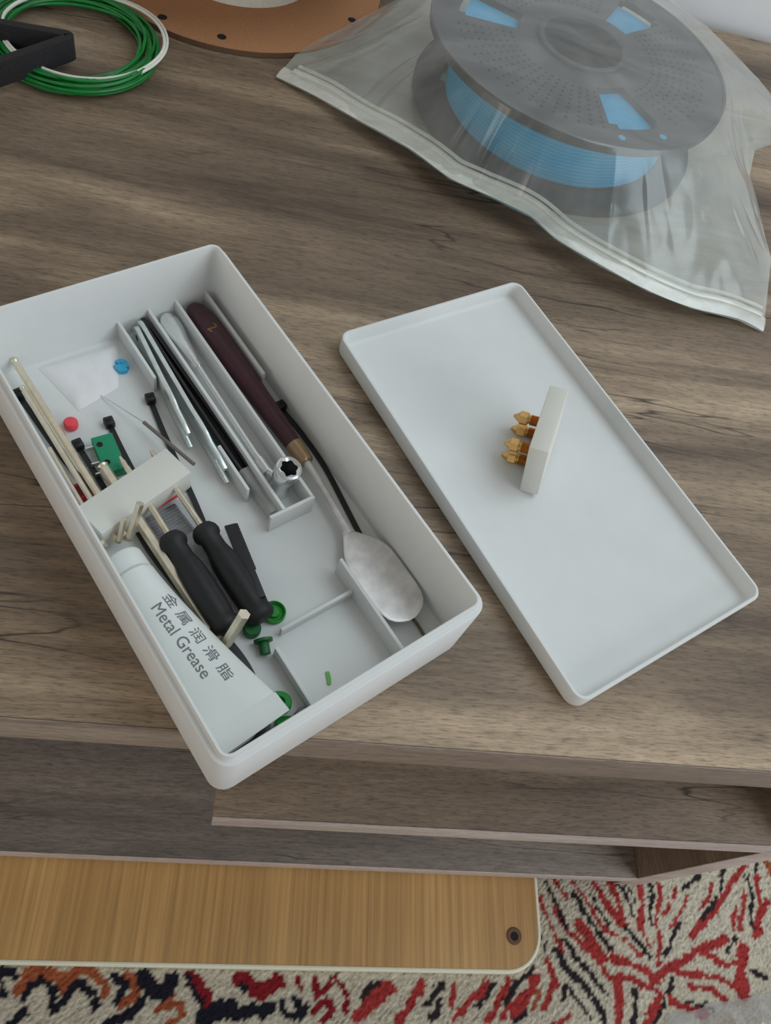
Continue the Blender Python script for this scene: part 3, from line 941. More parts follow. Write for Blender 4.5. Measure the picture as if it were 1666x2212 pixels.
mb.part('film', Geo().add(Vb, [(j * W + i, j * W + i + 1, (j + 1) * W + i + 1, (j + 1) * W + i) for j in range(NYb) for i in range(NXb)]), M['minibag'], smooth=30)
mb.part('red_strip', Geo().box((-19.5, 10.4, 5.6), (15, 1.5, 0.8), 0.12), M['crimson'], bevel=0.2)
mb.part('red_blob', Geo().lathe([(0.5, 0), (2.2, 0.2), (2.6, 1.2), (1.8, 2.4), (0.4, 2.7)], 18, (0, 0, 0), Matrix.Translation((-31.0, -18.0, 4.4)) @ Matrix.Diagonal((0.9, 2.8, 0.9, 1))), M['crimson'], smooth=60)

# ------------------------------------------------------------------ grease tube
TU0, TU1 = -18.5, -90.0
tg = Thing('grease_tube', 'white squeeze tube lettered Metal Grease lying along the left wall of the box', 'tube', (-46, -55, 2.5), BOX)


def tube_sec(u):
    """centre v, half width, centre z, half height of the tube body at u"""
    t = (TU0 - u) / (TU0 - TU1)
    t = max(0.0, min(1.0, t))
    a = 8.3 + 6.4 * t ** 1.35
    b = 8.3 * (1 - t) ** 0.62 + 0.9
    vc = -47.4 + 7.0 * t ** 1.2
    zc = 12.0 + 8.0 * t
    return vc, a, zc, b


loops = []
for k in range(41):
    u = TU0 + (TU1 - TU0) * k / 40
    vc, a, zc, b = tube_sec(u)
    loops.append([(vc + a * math.cos(2 * math.pi * q / 40), u, zc + b * math.sin(2 * math.pi * q / 40)) for q in range(40)])
# shoulder in front of the body
sh = []
for r, u in [(6.0, -16.6), (7.4, -17.2), (8.1, -17.9)]:
    sh.append([(-47.4 + r * math.cos(2 * math.pi * q / 40), u, 12.0 + r * math.sin(2 * math.pi * q / 40)) for q in range(40)])
tg.part('body', Geo().loft(sh + loops), M['tube'], smooth=50)
vc, a, zc, b = tube_sec(TU1)
g = Geo()
g.add([(vc - a - 0.2, TU1 + 0.4, zc + 0.9), (vc + a + 0.2, TU1 + 0.4, zc + 0.9), (vc + a + 1.0, TU1 - 8.6, zc + 1.9), (vc - a - 0.1, TU1 - 10.6, zc + 1.9),
       (vc - a - 0.2, TU1 + 0.4, zc - 0.9), (vc + a + 0.2, TU1 + 0.4, zc - 0.9), (vc + a + 1.0, TU1 - 8.6, zc + 0.9), (vc - a - 0.1, TU1 - 10.6, zc + 0.9)],
      [(0, 1, 2, 3), (7, 6, 5, 4), (0, 4, 5, 1), (1, 5, 6, 2), (2, 6, 7, 3), (3, 7, 4, 0)])
tg.part('crimp', g, M['tube'], bevel=0.3)
ax = axis_frame((-47.4, -17.2, 12.0), (0, 1, 0))


def knurl(k, a_):
    return 1 - 0.015 * (math.cos(30 * a_) > 0) if 1 <= k <= 3 else 1


tg.part('cap', Geo().lathe([(7.2, 0), (8.0, 0.4), (7.8, 4), (7.5, 8.2), (6.9, 9.3), (5.6, 9.8), (1.0, 9.9)], 60, M4=ax, mod=knurl), M['tube'], smooth=50)


def text_mesh(body, size, extrude=0.0):
    cu = bpy.data.curves.new('lettering', 'FONT')
    cu.body = body
    cu.size = size
    cu.align_x = 'LEFT'
    cu.resolution_u = 4
    ob = bpy.data.objects.new('lettering', cu)
    COL.objects.link(ob)
    bpy.context.view_layer.update()
    dg = bpy.context.evaluated_depsgraph_get()
    me = bpy.data.meshes.new_from_object(ob.evaluated_get(dg))
    bpy.data.objects.remove(ob)
    V = [tuple(v.co) for v in me.vertices]
    F = [tuple(p.vertices) for p in me.polygons]
    bpy.data.meshes.remove(me)
    return V, F


def tube_text(body, p_start, p_end, height):
    """letters lie on the tube; they read from p_start to p_end (v, u)"""
    V, F = text_mesh(body, 1.0)
    bm = bmesh.new()
    bv = [bm.verts.new(p) for p in V]
    for f in F:
        try:
            bm.faces.new([bv[i] for i in f])
        except ValueError:
            pass
    bmesh.ops.triangulate(bm, faces=bm.faces)
    bmesh.ops.subdivide_edges(bm, edges=[e for e in bm.edges if e.calc_length() > 0.25], cuts=1)
    bmesh.ops.triangulate(bm, faces=bm.faces)
    bm.verts.index_update()
    V = [tuple(v.co) for v in bm.verts]
    F = [tuple(v.index for v in f.verts) for f in bm.faces]
    bm.free()
    xs = [v[0] for v in V]
    w0, w1 = min(xs), max(xs)
    d = Vector((p_end[0] - p_start[0], p_end[1] - p_start[1]))
    L = d.length
    d.normalize()
    nrm = Vector((-d.y, d.x))
    out = []
    for x, y, z in V:
        p = Vector(p_start) + d * ((x - w0) / (w1 - w0) * L) + nrm * (y * height)
        vc, a, zc, b = tube_sec(p.y)
        k = max(0.0, 1 - ((p.x - vc) / a) ** 2)
        out.append((p.x, p.y, zc + b * math.sqrt(k) + 0.12))
    return Geo().add(out, F)


tg.part('lettering', tube_text('Metal Grease', (-49.6, -37.0), (-46.6, -72.0), 6.6), M['ink'], smooth=None, label='dark grey Latin lettering', normals=False)
tg.part('lettering', tube_text('金 属 润 滑 脂', (-43.6, -34.5), (-39.4, -77.0), 5.0), M['ink'], smooth=None, label='dark grey Chinese lettering', normals=False)

# black folded strip below the tube end
single('rubber_strip', Geo().tube(smooth_path([(-34.0, 3.5, 3.6), (-33.5, -12, 3.6), (-29.0, -50, 3.4), (-27.0, -74, 3.4), (-33.0, -97, 3.6), (-48, -101.0, 4.6)], 8), 1.0, sect=[(-2.6, -0.8), (2.6, -0.8), (2.6, 0.8), (-2.6, 0.8)]), M['black'], 'black rubber strip running beneath the grease tube', 'strip', (-30, -50, 2.5), BOX, bevel=0.2)

# ------------------------------------------------------------------ flat spanners standing on edge
def spanner(label, pa, pb, top, jaw):
    """flat plate on edge from pa to pb (v, u); jaw end at pb"""
    th = Thing('flat_spanner', label, 'spanner', (pa[0], pa[1], 2.5), BOX, 'flat spanners on edge in the box')
    a, b = Vector((*pa, 0)), Vector((*pb, 0))
    d = (b - a)
    L = d.length
    d.normalize()
    nn = Vector((-d.y, d.x, 0))
    FR = Matrix.Translation((a.x, a.y, 3.0)) @ Matrix((d, (0, 0, 1), nn)).transposed().to_4x4() if False else Matrix.Translation((a.x, a.y, 3.0)) @ Matrix(((d.x, 0, nn.x), (d.y, 0, nn.y), (0, 1, 0))).to_4x4()
    h = top
    hw = h / 2
    body = []
    for k in range(9):                      # rounded handle end
        t = math.radians(90 + 180 * k / 8)
        body.append((hw * 0.8 + hw * 0.8 * math.cos(t), hw + hw * 0.8 * math.sin(t)))
    poly = body[:]
    x1 = L - jaw * 2.0
    poly += [(x1 - 8, hw * 0.2), (x1, -0.2), (L - jaw * 0.7, -0.4), (L + 1.5, hw * 0.15), (L + 3.0, hw * 0.55),
             (L - jaw * 0.65, hw * 0.62), (L - jaw * 1.0, hw * 0.9), (L - jaw * 0.7, hw * 1.25), (L - 0.4, hw * 1.25),
             (L - 0.2, hw * 1.6), (L - jaw * 0.6, h * 0.88), (L - jaw * 1.25, h * 0.86), (L - jaw * 1.6, h * 0.98), (x1 - 2, h), (x1 - 10, h * 0.93)]
    th.part('plate', Geo().prism(poly, -1.1, 1.1, FR), M['steel'], bevel=0.3)
    hole = []
    g = Geo().lathe([(1.6, -1.16), (1.6, 1.16)], 18, (0, 0, 0), FR @ Matrix.Translation((hw * 0.9, hw, 0)))
    th.part('hanging_hole', g, M['hole'])


spanner('shorter flat steel spanner nearest the short divider', (12.0, 101.0), (4.4, 33.5), 12.5, 11)
spanner('longer flat steel spanner beside the black tweezers', (14.8, 103.2), (9.6, 9.5), 13.0, 12)

# ------------------------------------------------------------------ tweezers
tw = Thing('tweezers', 'black tweezers with clear tip cover between the long spanner and a divider', 'tweezers', (18, 50, 2.5), BOX)
for s_ in (-1, 1):
    path = smooth_path([(17.6, 103.8, 8.2), (17.7 + 0.9 * s_, 96, 8.2), (17.9 + 1.6 * s_, 60, 8), (18.2 + 2.1 * s_, 30, 7.8), (18.2 + 1.9 * s_, 12, 7.6), (18.8 + 1.0 * s_, 0, 7.2), (19.0 + 0.3 * s_, -13, 6.6)], 8)
    m = len(path)
    rr = [1.0] * (m - 16) + [1.0 - 0.75 * (k + 1) / 16 for k in range(16)]
    tw.part('arm', Geo().tube(path, rr, sect=[(-0.7, -3.6), (0.7, -3.6), (0.7, 3.6), (-0.7, 3.6)]), M['black'], smooth=25, bevel=0.15)
tw.part('join', Geo().box((17.6, 101.5, 8.2), (2.4, 5.0, 7.0)), M['black'], bevel=0.5)
g = Geo().loft([rrect(3.0 - 0.5 * k / 5, 3.6 - 0.5 * k / 5, 1.6, 0, 5) for k in range(6)])
g.v = [(18.4 + p[0] + 0.12 * (i // 24), 7.5 - 5.0 * (i // 24), 7.4 + p[1]) for i, p in enumerate(g.v)]
tw.part('tip_cover', g, M['clear'], smooth=40, label='clear plastic tip cover')

# ------------------------------------------------------------------ L-shaped socket spanner
sk = Thing('socket_spanner', 'chrome L-shaped socket spanner with an upright hexagonal socket', 'socket spanner', (29, 50, 2.5), BOX)
path = [(29.4, 103.6, 9.4), (29.4, 102.6, 9.4), (29.2, 99, 9.2), (29.0, 93, 9.0), (28.8, 86, 8.8), (28.5, 70, 8.4), (28.4, 68.5, 8.4), (27.9, 40, 8.0), (27.4, 14, 8.0), (27.6, 4, 8.0), (29.5, -3, 8.2)]
wid = [1.6, 3.4, 4.8, 4.8, 3.6, 2.0, 1.8, 1.9, 2.0, 2.2, 2.2]
thk = [0.8, 1.0, 1.1, 1.2, 1.5, 1.9, 1.8, 1.9, 2.0, 2.2, 2.2]
loops = []
for k, p in enumerate(path):
    loops.append([(p[0] + wid[k] * math.cos(2 * math.pi * q / 18), p[1], p[2] + thk[k] * math.sin(2 * math.pi * q / 18)) for q in range(18)])
sk.part('handle', Geo().loft(loops), M['chrome'], smooth=50)
sk.part('collar', Geo().tube([(28.2, 71.5, 8.4), (28.3, 68.0, 8.4)], 2.5, 18), M['chrome'])
sk.part('collar', Geo().tube([(27.4, 10, 8.0), (27.5, 2.0, 8.0)], 2.7, 18), M['chrome'])
ax = axis_frame((27.9, -5.6, 2.7), (2.6, -2.6, 22.0))
R6 = lambda r, n=36: [(r * math.cos(2 * math.pi * q / n), r * math.sin(2 * math.pi * q / n)) for q in range(n)]
star = []
for q in range(36):
    a_ = 2 * math.pi * q / 36
    rs_ = 3.75 * (1 + 0.11 * math.cos(6 * a_))
    star.append((rs_ * math.cos(a_), rs_ * math.sin(a_)))
lay = [(R6(4.4), 0), (R6(5.0), 0.8), (R6(5.0), 12.0), (R6(5.6), 13.6), (R6(6.0), 20.6), (R6(5.8), 21.8), (R6(4.9), 22.2), (star, 21.6), (star, 10.0)]
g = Geo().loft([[tuple(ax @ Vector((x, y, z))) for x, y in lp] for lp, z in lay])
so = sk.part('socket', g, M['chrome'], smooth=35)
sk.part('socket_bottom', Geo().loft([[tuple(ax @ Vector((x * 0.97, y * 0.97, z))) for x, y in star] for z in (10.0, 10.6)]), M['hole'], so)

# ------------------------------------------------------------------ palette knife
pk = Thing('palette_knife', 'palette knife with burgundy wooden handle and broad rounded steel blade', 'palette knife', (44.5, 10, 2.5), BOX)
HP = [(43.6, 103.0, 10.2, 1.2, 1.0), (43.6, 102.2, 10.2, 3.4, 2.6), (43.8, 99, 10.2, 5.2, 4.0), (44.0, 92, 10.2, 6.1, 4.8), (44.3, 78, 10.2, 6.2, 5.0), (44.7, 55, 10.0, 5.6, 4.8), (45.0, 35, 9.8, 5.0, 4.5), (45.2, 18, 9.6, 4.5, 4.2), (45.4, 8.0, 9.5, 4.2, 4.0)]
loops = [[(v + a_ * math.cos(2 * math.pi * q / 28), u, z + b_ * math.sin(2 * math.pi * q / 28)) for q in range(28)] for v, u, z, a_, b_ in HP]
hdl = pk.part('handle', Geo().loft(loops), M['burgundy'], smooth=60)


def handle_top(v, u):
    for k in range(len(HP) - 1):
        if HP[k][1] >= u >= HP[k + 1][1]:
            t = (HP[k][1] - u) / (HP[k][1] - HP[k + 1][1])
            c_ = [HP[k][j] * (1 - t) + HP[k + 1][j] * t for j in range(5)]
            return c_[2] + c_[4] * math.sqrt(max(0, 1 - ((v - c_[0]) / c_[3]) ** 2))
    return 12


V, F = text_mesh('2', 7.5)
ca, sa = math.cos(-1.2), math.sin(-1.2)
V2 = []
for x, y, z in V:
    x, y = x - 2.1, y - 2.7
    v_, u_ = 43.9 + (x * ca - y * sa), 82.5 + (x * sa + y * ca)
    V2.append((v_, u_, handle_top(v_, u_) + 0.1))
pk.part('number', Geo().add(V2, F), M['gold'], hdl, smooth=None, label='gold figure 2 stamped on the handle', normals=False)
pk.part('ferrule', Geo().tube([(45.4, 9.0, 9.5), (45.5, 6, 9.5), (45.6, 1.0, 9.4), (45.7, -1.5, 9.4), (45.7, -2.2, 9.4)], [4.35, 4.4, 3.9, 3.7, 3.0], 26), M['ferrule'])
loops = []
for v, u, z, a_, b_ in [(45.7, -1.5, 9.4, 1.9, 1.9), (45.4, -10, 9.2, 1.9, 1.8), (44.6, -22, 9.0, 1.7, 1.6), (43.6, -34, 9.2, 1.6, 1.4), (42.9, -40, 9.6, 2.0, 1.2), (42.6, -42.5, 9.8, 3.0, 0.9)]:
    loops.append([(v + a_ * math.cos(2 * math.pi * q / 16), u, z + b_ * math.sin(2 * math.pi * q / 16)) for q in range(16)])
pk.part('shaft', Geo().loft(loops), M['blade'], smooth=50)
ST = [(-40.5, 42.4, 1.9), (-43, 42.6, 3.4), (-45.5, 42.9, 5.2), (-48, 43.1, 7.0), (-51, 43.3, 9.0), (-54, 43.5, 10.4), (-58, 43.7, 11.2), (-66, 43.8, 11.4), (-78, 43.8, 11.3), (-82, 43.8, 10.9), (-85.5, 43.8, 9.6), (-88, 43.8, 7.4), (-89.6, 43.8, 4.6), (-90.4, 43.8, 1.8)]
loops = []
for u, c_, hw in ST:
    lp = []
    for q in range(24):
        a_ = 2 * math.pi * q / 24
        x = hw * math.copysign(abs(math.cos(a_)) ** 0.6, math.cos(a_))
        z = 9.0 + 0.9 * (x / 11.8) ** 2 - 0.006 * (u + 66) * 2 + 0.4 * math.sin(a_)
        lp.append((c_ + x, u, z))
    loops.append(lp)
pk.part('blade', Geo().loft(loops), M['blade'], smooth=50)

# ================================================================== filament spool in its bag
SC = (183.0, 531.0)
SH = 52.0
SR = 102.6
sp = Thing('filament_spool', 'dark grey spool of sky blue filament inside the clear bag', 'filament spool', (SC[0], SC[1], 1.2))
# windows in the flange: (inner radius, outer radius, start, end) in degrees
WINS = [(44, 84, -83, -58), (44, 84, 38, 62), (44, 84, 154, 178)]
SLOTS = []


def flange(z0, z1):
    """ring with three rounded windows, built as a polar grid"""
    rs = [28, 32, 38, 44, 50, 58, 66, 74, 80, 84, 89, 95, 99, 102.2]
    na = 180
    V, F = [], []
    for z in (z0, z1):
        for k, r in enumerate(rs):
            for q in range(na):
                a_ = 2 * math.pi * q / na
                V.append((SC[0] + r * math.cos(a_), SC[1] + r * math.sin(a_), z))
    nr = len(rs)
    P = lambda s_, k, q: s_ * nr * na + k * na + (q % na)
    solid = np.ones((nr - 1, na), bool)
    for k in range(nr - 1):
        rm = (rs[k] + rs[k + 1]) / 2
        for q in range(na):
            am = math.degrees(2 * math.pi * (q + 0.5) / na)
            for r0, r1, a0, a1 in WINS:
                d = (am - a0) % 360
                if r0 < rm < r1 and d < (a1 - a0):
                    edge = min(d, (a1 - a0) - d)
                    if (rm < 47 or rm > 80.1) and edge < 3.0:
                        continue
                    solid[k, q] = False
    for k in range(nr - 1):
        for q in range(na):
            if not solid[k, q]:
                continue
            F.append((P(1, k, q), P(1, k + 1, q), P(1, k + 1, q + 1), P(1, k, q + 1)))
            F.append((P(0, k, q), P(0, k, q + 1), P(0, k + 1, q + 1), P(0, k + 1, q)))
            if k == 0 or not solid[k - 1, q]:
                F.append((P(0, k, q), P(1, k, q), P(1, k, q + 1), P(0, k, q + 1)))
            if k == nr - 2 or not solid[k + 1, q]:
                F.append((P(0, k + 1, q), P(0, k + 1, q + 1), P(1, k + 1, q + 1), P(1, k + 1, q)))
            if not solid[k, (q - 1) % na]:
                F.append((P(0, k, q), P(0, k + 1, q), P(1, k + 1, q), P(1, k, q)))
            if not solid[k, (q + 1) % na]:
                F.append((P(0, k, q + 1), P(1, k, q + 1), P(1, k + 1, q + 1), P(0, k + 1, q + 1)))
    return Geo().add(V, F)


tf = sp.part('flange', flange(SH - 4, SH), M['spool'], smooth=35, normals=True)
lf = sp.part('flange', flange(1.2, 5.2), M['spool'], smooth=35)
for zz, par, up in ((SH, tf, 1),):
    sp.part('rim', Geo().loft([[(SC[0] + r * math.cos(2 * math.pi * q / 120), SC[1] + r * math.sin(2 * math.pi * q / 120), z) for q in range(120)] for r, z in [(100, SH - 5.5), (102.2, SH - 5.5), (102.6, SH - 2), (102.3, SH + 0.8), (100.6, SH + 0.9), (100, SH)]], closed=True), M['spool'], par)
# printed dots on the upper flange
g = Geo()
for k in range(66):
    a_ = math.radians(360 * k / 66)
    if any((math.degrees(a_) - a0 + 4) % 360 < (a1 - a0 + 8) for _, _, a0, a1 in WINS):
        continue
    for j in range(8):
        r = 50 + 5.0 * j
        g.lathe([(1.15, SH - 0.2), (1.15, SH + 0.12)], 7, (SC[0] + r * math.cos(a_), SC[1] + r * math.sin(a_), 0))
sp.part('dimples', g, plain('dimple_dark', srgb(22, 23, 26), 0.8), tf, smooth=None, kind='stuff')
for a_ in (-80.5, -61.6):
    sp.part('rim_hole', Geo().lathe([(2.4, SH - 0.2), (2.4, SH + 0.15)], 18, (SC[0] + 92.5 * math.cos(math.radians(a_)), SC[1] + 92.5 * math.sin(math.radians(a_)), 0)), M['cyan'], tf)
wn = []
for k in range(23):
    z = 5.4 + (SH - 9.6) * k / 22
    rr = 80.0 + (0.12 if k % 2 else -0.12)
    wn.append((rr, z))
sp.part('filament', Geo().loft([[(SC[0] + r * math.cos(2 * math.pi * q / 120), SC[1] + r * math.sin(2 * math.pi * q / 120), z) for q in range(120)] for r, z in [(36, 5.3)] + wn + [(36, SH - 4.1)]], closed=True), M['blue_filament'], smooth=60)
sp.part('hub', Geo().loft([[(SC[0] + r * math.cos(2 * math.pi * q / 64), SC[1] + r * math.sin(2 * math.pi * q / 64), z) for q in range(64)] for r, z in [(27, 1.4), (31, 1.4), (31, SH + 2.2), (29.4, SH + 3.0), (27.4, SH + 2.4), (27, SH)]], closed=True), M['spool'], smooth=50)

# ---- the bag
MOUTH = [(-11.0, 505.7, 1.4), (16.3, 489.1, 4.5), (44.0, 469.2, 7.4), (75.1, 449.0, 9.9), (101.4, 425.2, 11.8), (127.5, 413.3, 13.0), (152.0, 402.0, 13.4), (166.4, 387.5, 13.0), (194.6, 372.5, 11.8), (225.3, 360.4, 9.9), (254.1, 355.7, 7.4), (288.9, 356.1, 4.5), (306.9, 352.9, 1.4)]
BND = MOUTH + [(329.0, 421.0, 3), (329.0, 468.0, 6), (324.0, 494.0, 12), (325.0, 509.0, 22), (349.0, 521.0, 28), (352.0, 551.0, 30), (340.0, 584.0, 32), (324.0, 604.0, 34), (303.0, 627.0, 38), (271.0, 650.0, 40), (229.0, 672.0, 34), (176.0, 678.0, 24), (120, 665, 10), (71.0, 629.0, 6.5), (35.0, 578.0, 6.5), (0.0, 534.0, 3.0)]
bag = Thing('zip_bag', 'large clear zip bag wrapped around the blue filament spool', 'plastic bag', (SC[0], SC[1], 0))
NA_, NR_ = 720, 44
# dense boundary by angle about the spool centre
bp = []
for k in range(len(BND)):
    p, q = np.array(BND[k], float), np.array(BND[(k + 1) % len(BND)], float)
    for j in range(40):
        bp.append(p + (q - p) * j / 40)
bp = np.array(bp)
ba = np.arctan2(bp[:, 1] - SC[1], bp[:, 0] - SC[0])
order = np.argsort(ba)
ba_s, br_s, bz_s = ba[order], np.hypot(bp[:, 0] - SC[0], bp[:, 1] - SC[1])[order], bp[order, 2]
ANG = np.linspace(-math.pi, math.pi, NA_, endpoint=False)
br = np.interp(ANG, ba_s, br_s, period=2 * math.pi)
bz = np.interp(ANG, ba_s, bz_s, period=2 * math.pi)
folds = np.zeros(NA_)
r3 = random.Random(21)
creases = [(math.radians(r3.uniform(-180, 180)), r3.uniform(0.5, 1.8), r3.uniform(1.4, 4.2), r3.choice((-1, 1, 1))) for _ in range(46)]
for a0, wd, am, sg in creases:
    dd = np.degrees(np.abs((ANG - a0 + math.pi) % (2 * math.pi) - math.pi))
    folds += sg * am * np.exp(-(dd / wd) ** 1.2)
RT = 104.5
ZT = 54.2
V = []
for i in range(NA_):
    ca, sa = math.cos(ANG[i]), math.sin(ANG[i])
    for j in range(NR_ + 1):
        t = j / NR_
        r = RT + (br[i] - RT) * t
        prof_ = (1 - t) ** 1.18
        # film falls steeply where the edge of the bag is close
        z = bz[i] + (ZT - bz[i]) * prof_
        env = math.sin(math.pi * min(1, t * 1.02)) ** 0.8
        x, y = SC[0] + r * ca, SC[1] + r * sa
        w = 2.6 * noise.noise(Vector((x * 0.016, y * 0.016, 1.7))) + 3.4 * abs(noise.noise(Vector((x * 0.028 + y * 0.012, y * 0.03 - x * 0.02, 4.2)))) + 1.6 * abs(noise.noise(Vector((x * 0.06, y * 0.025, 6.1))))
        z += env * (folds[i] * (0.55 + 0.9 * noise.noise(Vector((r * 0.02, i * 0.01, 8.0)))) + w)
        if t > 0.86:
            z += 1.6 * noise.noise(Vector((x * 0.03, y * 0.03, 9.0))) * (t - 0.86) * 7
        V.append((x, y, max(z, 1.6)))
F = []
W = NR_ + 1
for i in range(NA_):
    k = (i + 1) % NA_
    for j in range(NR_):
        F.append((i * W + j, i * W + j + 1, k * W + j + 1, k * W + j))
# film stretched across the top of the spool
base = len(V)
NRI = 16
for i in range(NA_):
    ca, sa = math.cos(ANG[i]), math.sin(ANG[i])
    for j in range(NRI):
        r = RT * (j + 1) / (NRI + 0.0) * 0.999
        x, y = SC[0] + r * ca, SC[1] + r * sa
        z = 56.2 + 1.3 * abs(noise.noise(Vector((x * 0.03, y * 0.045, 5.5)))) + 0.9 * noise.noise(Vector((x * 0.07, y * 0.02, 2.5)))
        tt = max(0, (r - 88) / (RT - 88))
        z = z * (1 - tt) + ZT * tt
        if j == NRI - 1:
            z = V[i * W][2]
        V.append((x, y, z))
for i in range(NA_):
    k = (i + 1) % NA_
    for j in range(NRI - 1):
        F.append((base + i * NRI + j, base + i * NRI + j + 1, base + k * NRI + j + 1, base + k * NRI + j))
    F.append((base + i * NRI + NRI - 1, i * W, k * W, base + k * NRI + NRI - 1))
V.append((SC[0], SC[1], 56.4))
for i in range(NA_):
    F.append((len(V) - 1, base + i * NRI, base + ((i + 1) % NA_) * NRI))
bag.part('upper_film', Geo().add(V, F), M['bag'], smooth=75, normals=False)
V, F = [], []
for i in range(NA_):
    ca, sa = math.cos(ANG[i]), math.sin(ANG[i])
    for t in (0.0, 0.35, 0.7, 1.0):
        r = br[i] * t if t else 0.5
        V.append((SC[0] + r * ca, SC[1] + r * sa, 0.5 + (max(0, bz[i] - 1) * max(0, t - 0.7) / 0.3)))
for i in range(NA_):
    k = (i + 1) % NA_
    for j in range(3):
        F.append((i * 4 + j, i * 4 + j + 1, k * 4 + j + 1, k * 4 + j))
bag.part('lower_film', Geo().add(V, F), M['bag_low'], smooth=60, normals=False)
# zip tracks and lip along the mouth of the bag
mp = smooth_path(MOUTH, 8)


def mouth(off, dz, amp=1.0, ph=0.0):
    """curve parallel to the bag's mouth, off mm inside it"""
    out = []
    m_ = len(mp)
    for k, p in enumerate(mp):
        d = (mp[min(k + 1, m_ - 1)] - mp[max(k - 1, 0)])
        d.z = 0
        d.normalize()
        nn = Vector((-d.y, d.x, 0))
        c = p + nn * (off + amp * 1.2 * noise.noise(Vector((k * 0.12, 3.3 + ph, 0))))
        out.append((c.x, c.y, max(1.4, p.z + dz + amp * 1.6 * abs(noise.noise(Vector((k * 0.1, 7.7 + ph, 0)))))))
    return out


bag.part('zip_track', Geo().tube(mouth(9.5, 3.0)[2:-2], 1.0, sect=[(-2.4, -0.7), (2.4, -0.7), (2.4, 0.7), (0.8, 1.6), (-0.8, 1.6), (-2.4, 0.7)]), M['zip'], smooth=40)
bag.part('zip_track', Geo().tube(mouth(14.0, 4.6)[2:-2], 1.0, sect=[(-1.2, -0.5), (1.2, -0.5), (1.2, 0.5), (-1.2, 0.5)]), M['zip'], smooth=40)
A0, A1 = mouth(9, 3.0), mouth(0, 0.4, 0.3, ph=3.0)
g = Geo()
n = len(A0)
mid = [((p[0] + q[0]) / 2, (p[1] + q[1]) / 2, (p[2] + q[2]) / 2 + 0.8) for p, q in zip(A0, A1)]
g.add(A0 + mid + A1, [(r * n + k, r * n + k + 1, (r + 1) * n + k + 1, (r + 1) * n + k) for r in range(2) for k in range(n - 1)])
bag.part('lip', g, M['zip'], smooth=60, normals=False)

# ================================================================== cardboard spool
CC = (-50.4, 627.5)
cs = Thing('cardboard_spool', 'brown cardboard spool of white filament behind the green coil', 'filament spool', (CC[0], CC[1], 0))


def ring_geo(r0, r1, z0, z1, n=120, c=CC):
    return Geo().loft([[(c[0] + r * math.cos(2 * math.pi * q / n), c[1] + r * math.sin(2 * math.pi * q / n), z) for q in range(n)] for r, z in [(r0, z0), (r1, z0), (r1, z1), (r0, z1)]], closed=True)


RCARD = 82.0
lowf = cs.part('flange', ring_geo(26, 106.4, 0.4, 4.0), M['card'], smooth=30)
cs.part('cut_edge', ring_geo(106.3, 106.7, 0.4, 3.7), M['card_edge'], lowf)
cs.part('flange', ring_geo(26, 106.4, 59, 63), M['card'], smooth=30)
cs.part('filament', Geo().lathe([(30, 4.1), (57, 4.1), (57.4, 30), (57, 58.9), (30, 58.9)], 96, (CC[0], CC[1], 0)), M['white_wire'], smooth=50)
cs.part('core', ring_geo(26, 29, 4.0, 59), M['card'], smooth=30)
for x, y in ((-88, 539), (-49, 532), (36, 587)):
    cs.part('punched_hole', Geo().lathe([(3.0, 3.9), (3.0, 4.12)], 20, (x, y, 0)), M['hole'], lowf)

# ================================================================== filament coils
def coil(pts_per, loops, fn, r, n=8):
    P = [fn(k / pts_per * 2 * math.pi, k / (pts_per * loops)) for k in range(pts_per * loops + 1)]
    return Geo().tube(P, r, n, up=(0.0, 0.0, 1.0))


r4 = random.Random(3)
seq = [(r4.uniform(-4, 4), r4.uniform(-4, 4), r4.uniform(38.5, 49.5), r4.uniform(0, 6.28), r4.uniform(0.5, 2.2), r4.uniform(-1, 1)) for _ in range(19)]


def green_fn(a, t):
    k = t * 18
    i = min(int(k), 17)
    f = k - i
    f = f * f * (3 - 2 * f)
    A_, B_ = seq[i], seq[i + 1]
    m = [A_[j] * (1 - f) + B_[j] * f for j in range(6)]
    r = m[2] + m[4] * math.sin(2 * a + m[3])
    return (-134 + m[0] + r * math.cos(a), 493.5 + m[1] + r * math.sin(a), 2.2 + 2.2 * (i % 4) * 0.7 + 1.0 * math.sin(a * 1.5 + m[3]) + 1.0)


single('green_filament_coil', coil(56, 18, green_fn, 1.0), M['green_wire'], 'loose coil of green filament on the cabinet top', 'filament coil', (-134, 493, 0), smooth=60)


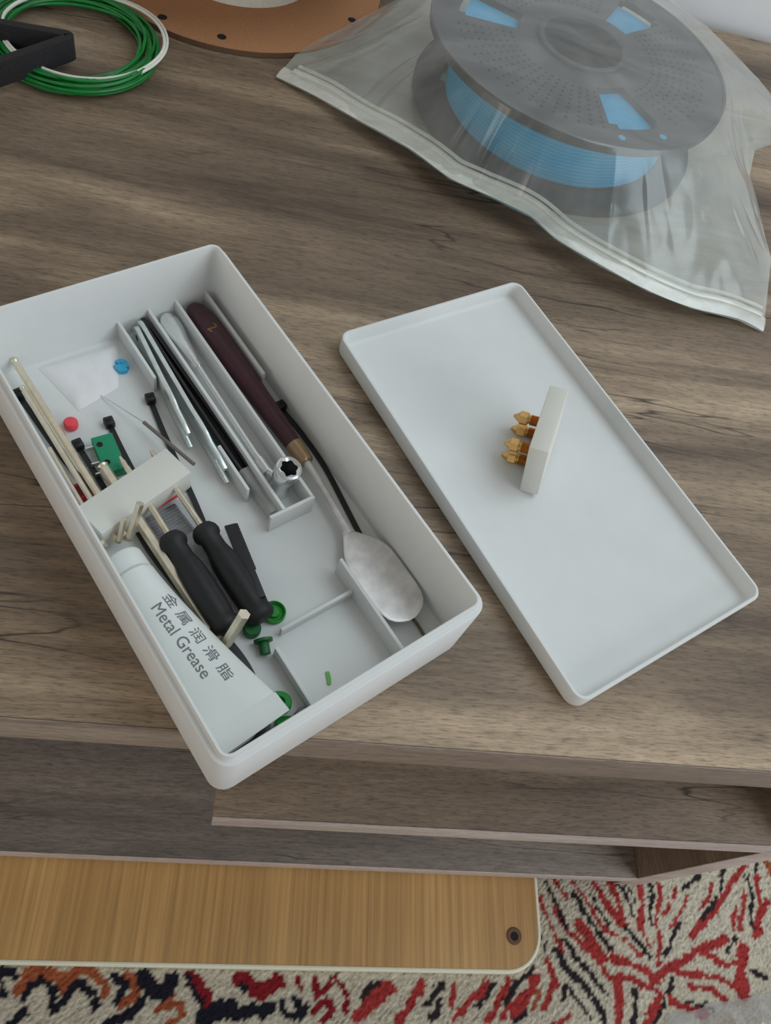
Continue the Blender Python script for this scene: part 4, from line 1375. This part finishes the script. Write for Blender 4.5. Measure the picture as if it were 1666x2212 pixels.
def white_fn(a, t):
    a = a + 3.3
    r = 46.5 + 1.6 * math.sin(2 * a + 0.4) + (2.0 - 5.0 * t) * max(0.0, math.sin(a + 0.6)) - 5.5 * t * max(0.0, -math.sin(a))
    return (-127 + r * math.cos(a), 495.5 + r * math.sin(a), 8.2 + 1.0 * math.sin(a * 2 + 1) + 0.8 * t)


single('white_filament_loop', coil(64, 2, white_fn, 0.95), M['white_wire'], 'thin white filament loop resting on the green coil', 'filament coil', (-126, 494, 0), smooth=60)

# ================================================================== black bent strap
path = arc_path((-232, 468, 0), (-128.5, 476, 0), (-205, 386, 0), 7, 8)
loops = []
g = Geo()
n = len(path)
P = [Vector(p) for p in path]
for i in range(n):
    d = (P[min(i + 1, n - 1)] - P[max(i - 1, 0)]).normalized()
    nn = Vector((-d.y, d.x, 0))
    lift = 4.0
    z0, z1, hw = lift + 1.8, lift + 15.5, 2.6
    c = P[i]
    loops.append([tuple(c + nn * hw + Vector((0, 0, z0))), tuple(c - nn * hw + Vector((0, 0, z0))), tuple(c - nn * hw + Vector((0, 0, z1))), tuple(c + nn * hw + Vector((0, 0, z1)))])
g.loft(loops)
single('bent_strap', g, M['black_foam'], 'black bent fabric strap lying across the green coil', 'strap', (-170, 450, 0), bevel=0.9, smooth=45)

# ================================================================== crumpled film on the carpet
g = Geo()
NX3, NY3 = 40, 30
V = []
for j in range(NY3 + 1):
    for i in range(NX3 + 1):
        s_, t_ = i / NX3, j / NY3
        x = 462 + 190 * s_ + 14 * noise.noise(Vector((t_ * 5, 3, 1))) - 30 * t_ * (1 - s_)
        y = -150 + 150 * t_ * (0.82 + 0.25 * s_) + 10 * noise.noise(Vector((s_ * 6, 1, 5)))
        e = min(1, 7 * s_, 7 * (1 - s_), 7 * t_, 7 * (1 - t_))
        nz_ = abs(noise.noise(Vector((x * 0.03, y * 0.035, 2)))) + 0.5 * abs(noise.noise(Vector((x * 0.08, y * 0.08, 6))))
        V.append((x, y, -461.0 + e * (10 + 26 * nz_)))
W = NX3 + 1
g.add(V, [(j * W + i, j * W + i + 1, (j + 1) * W + i + 1, (j + 1) * W + i) for j in range(NY3) for i in range(NX3)])
single('plastic_wrap', g, M['scrap'], 'crumpled clear plastic wrap on the carpet', 'plastic wrap', (540, -80, -461), smooth=20, normals=False)
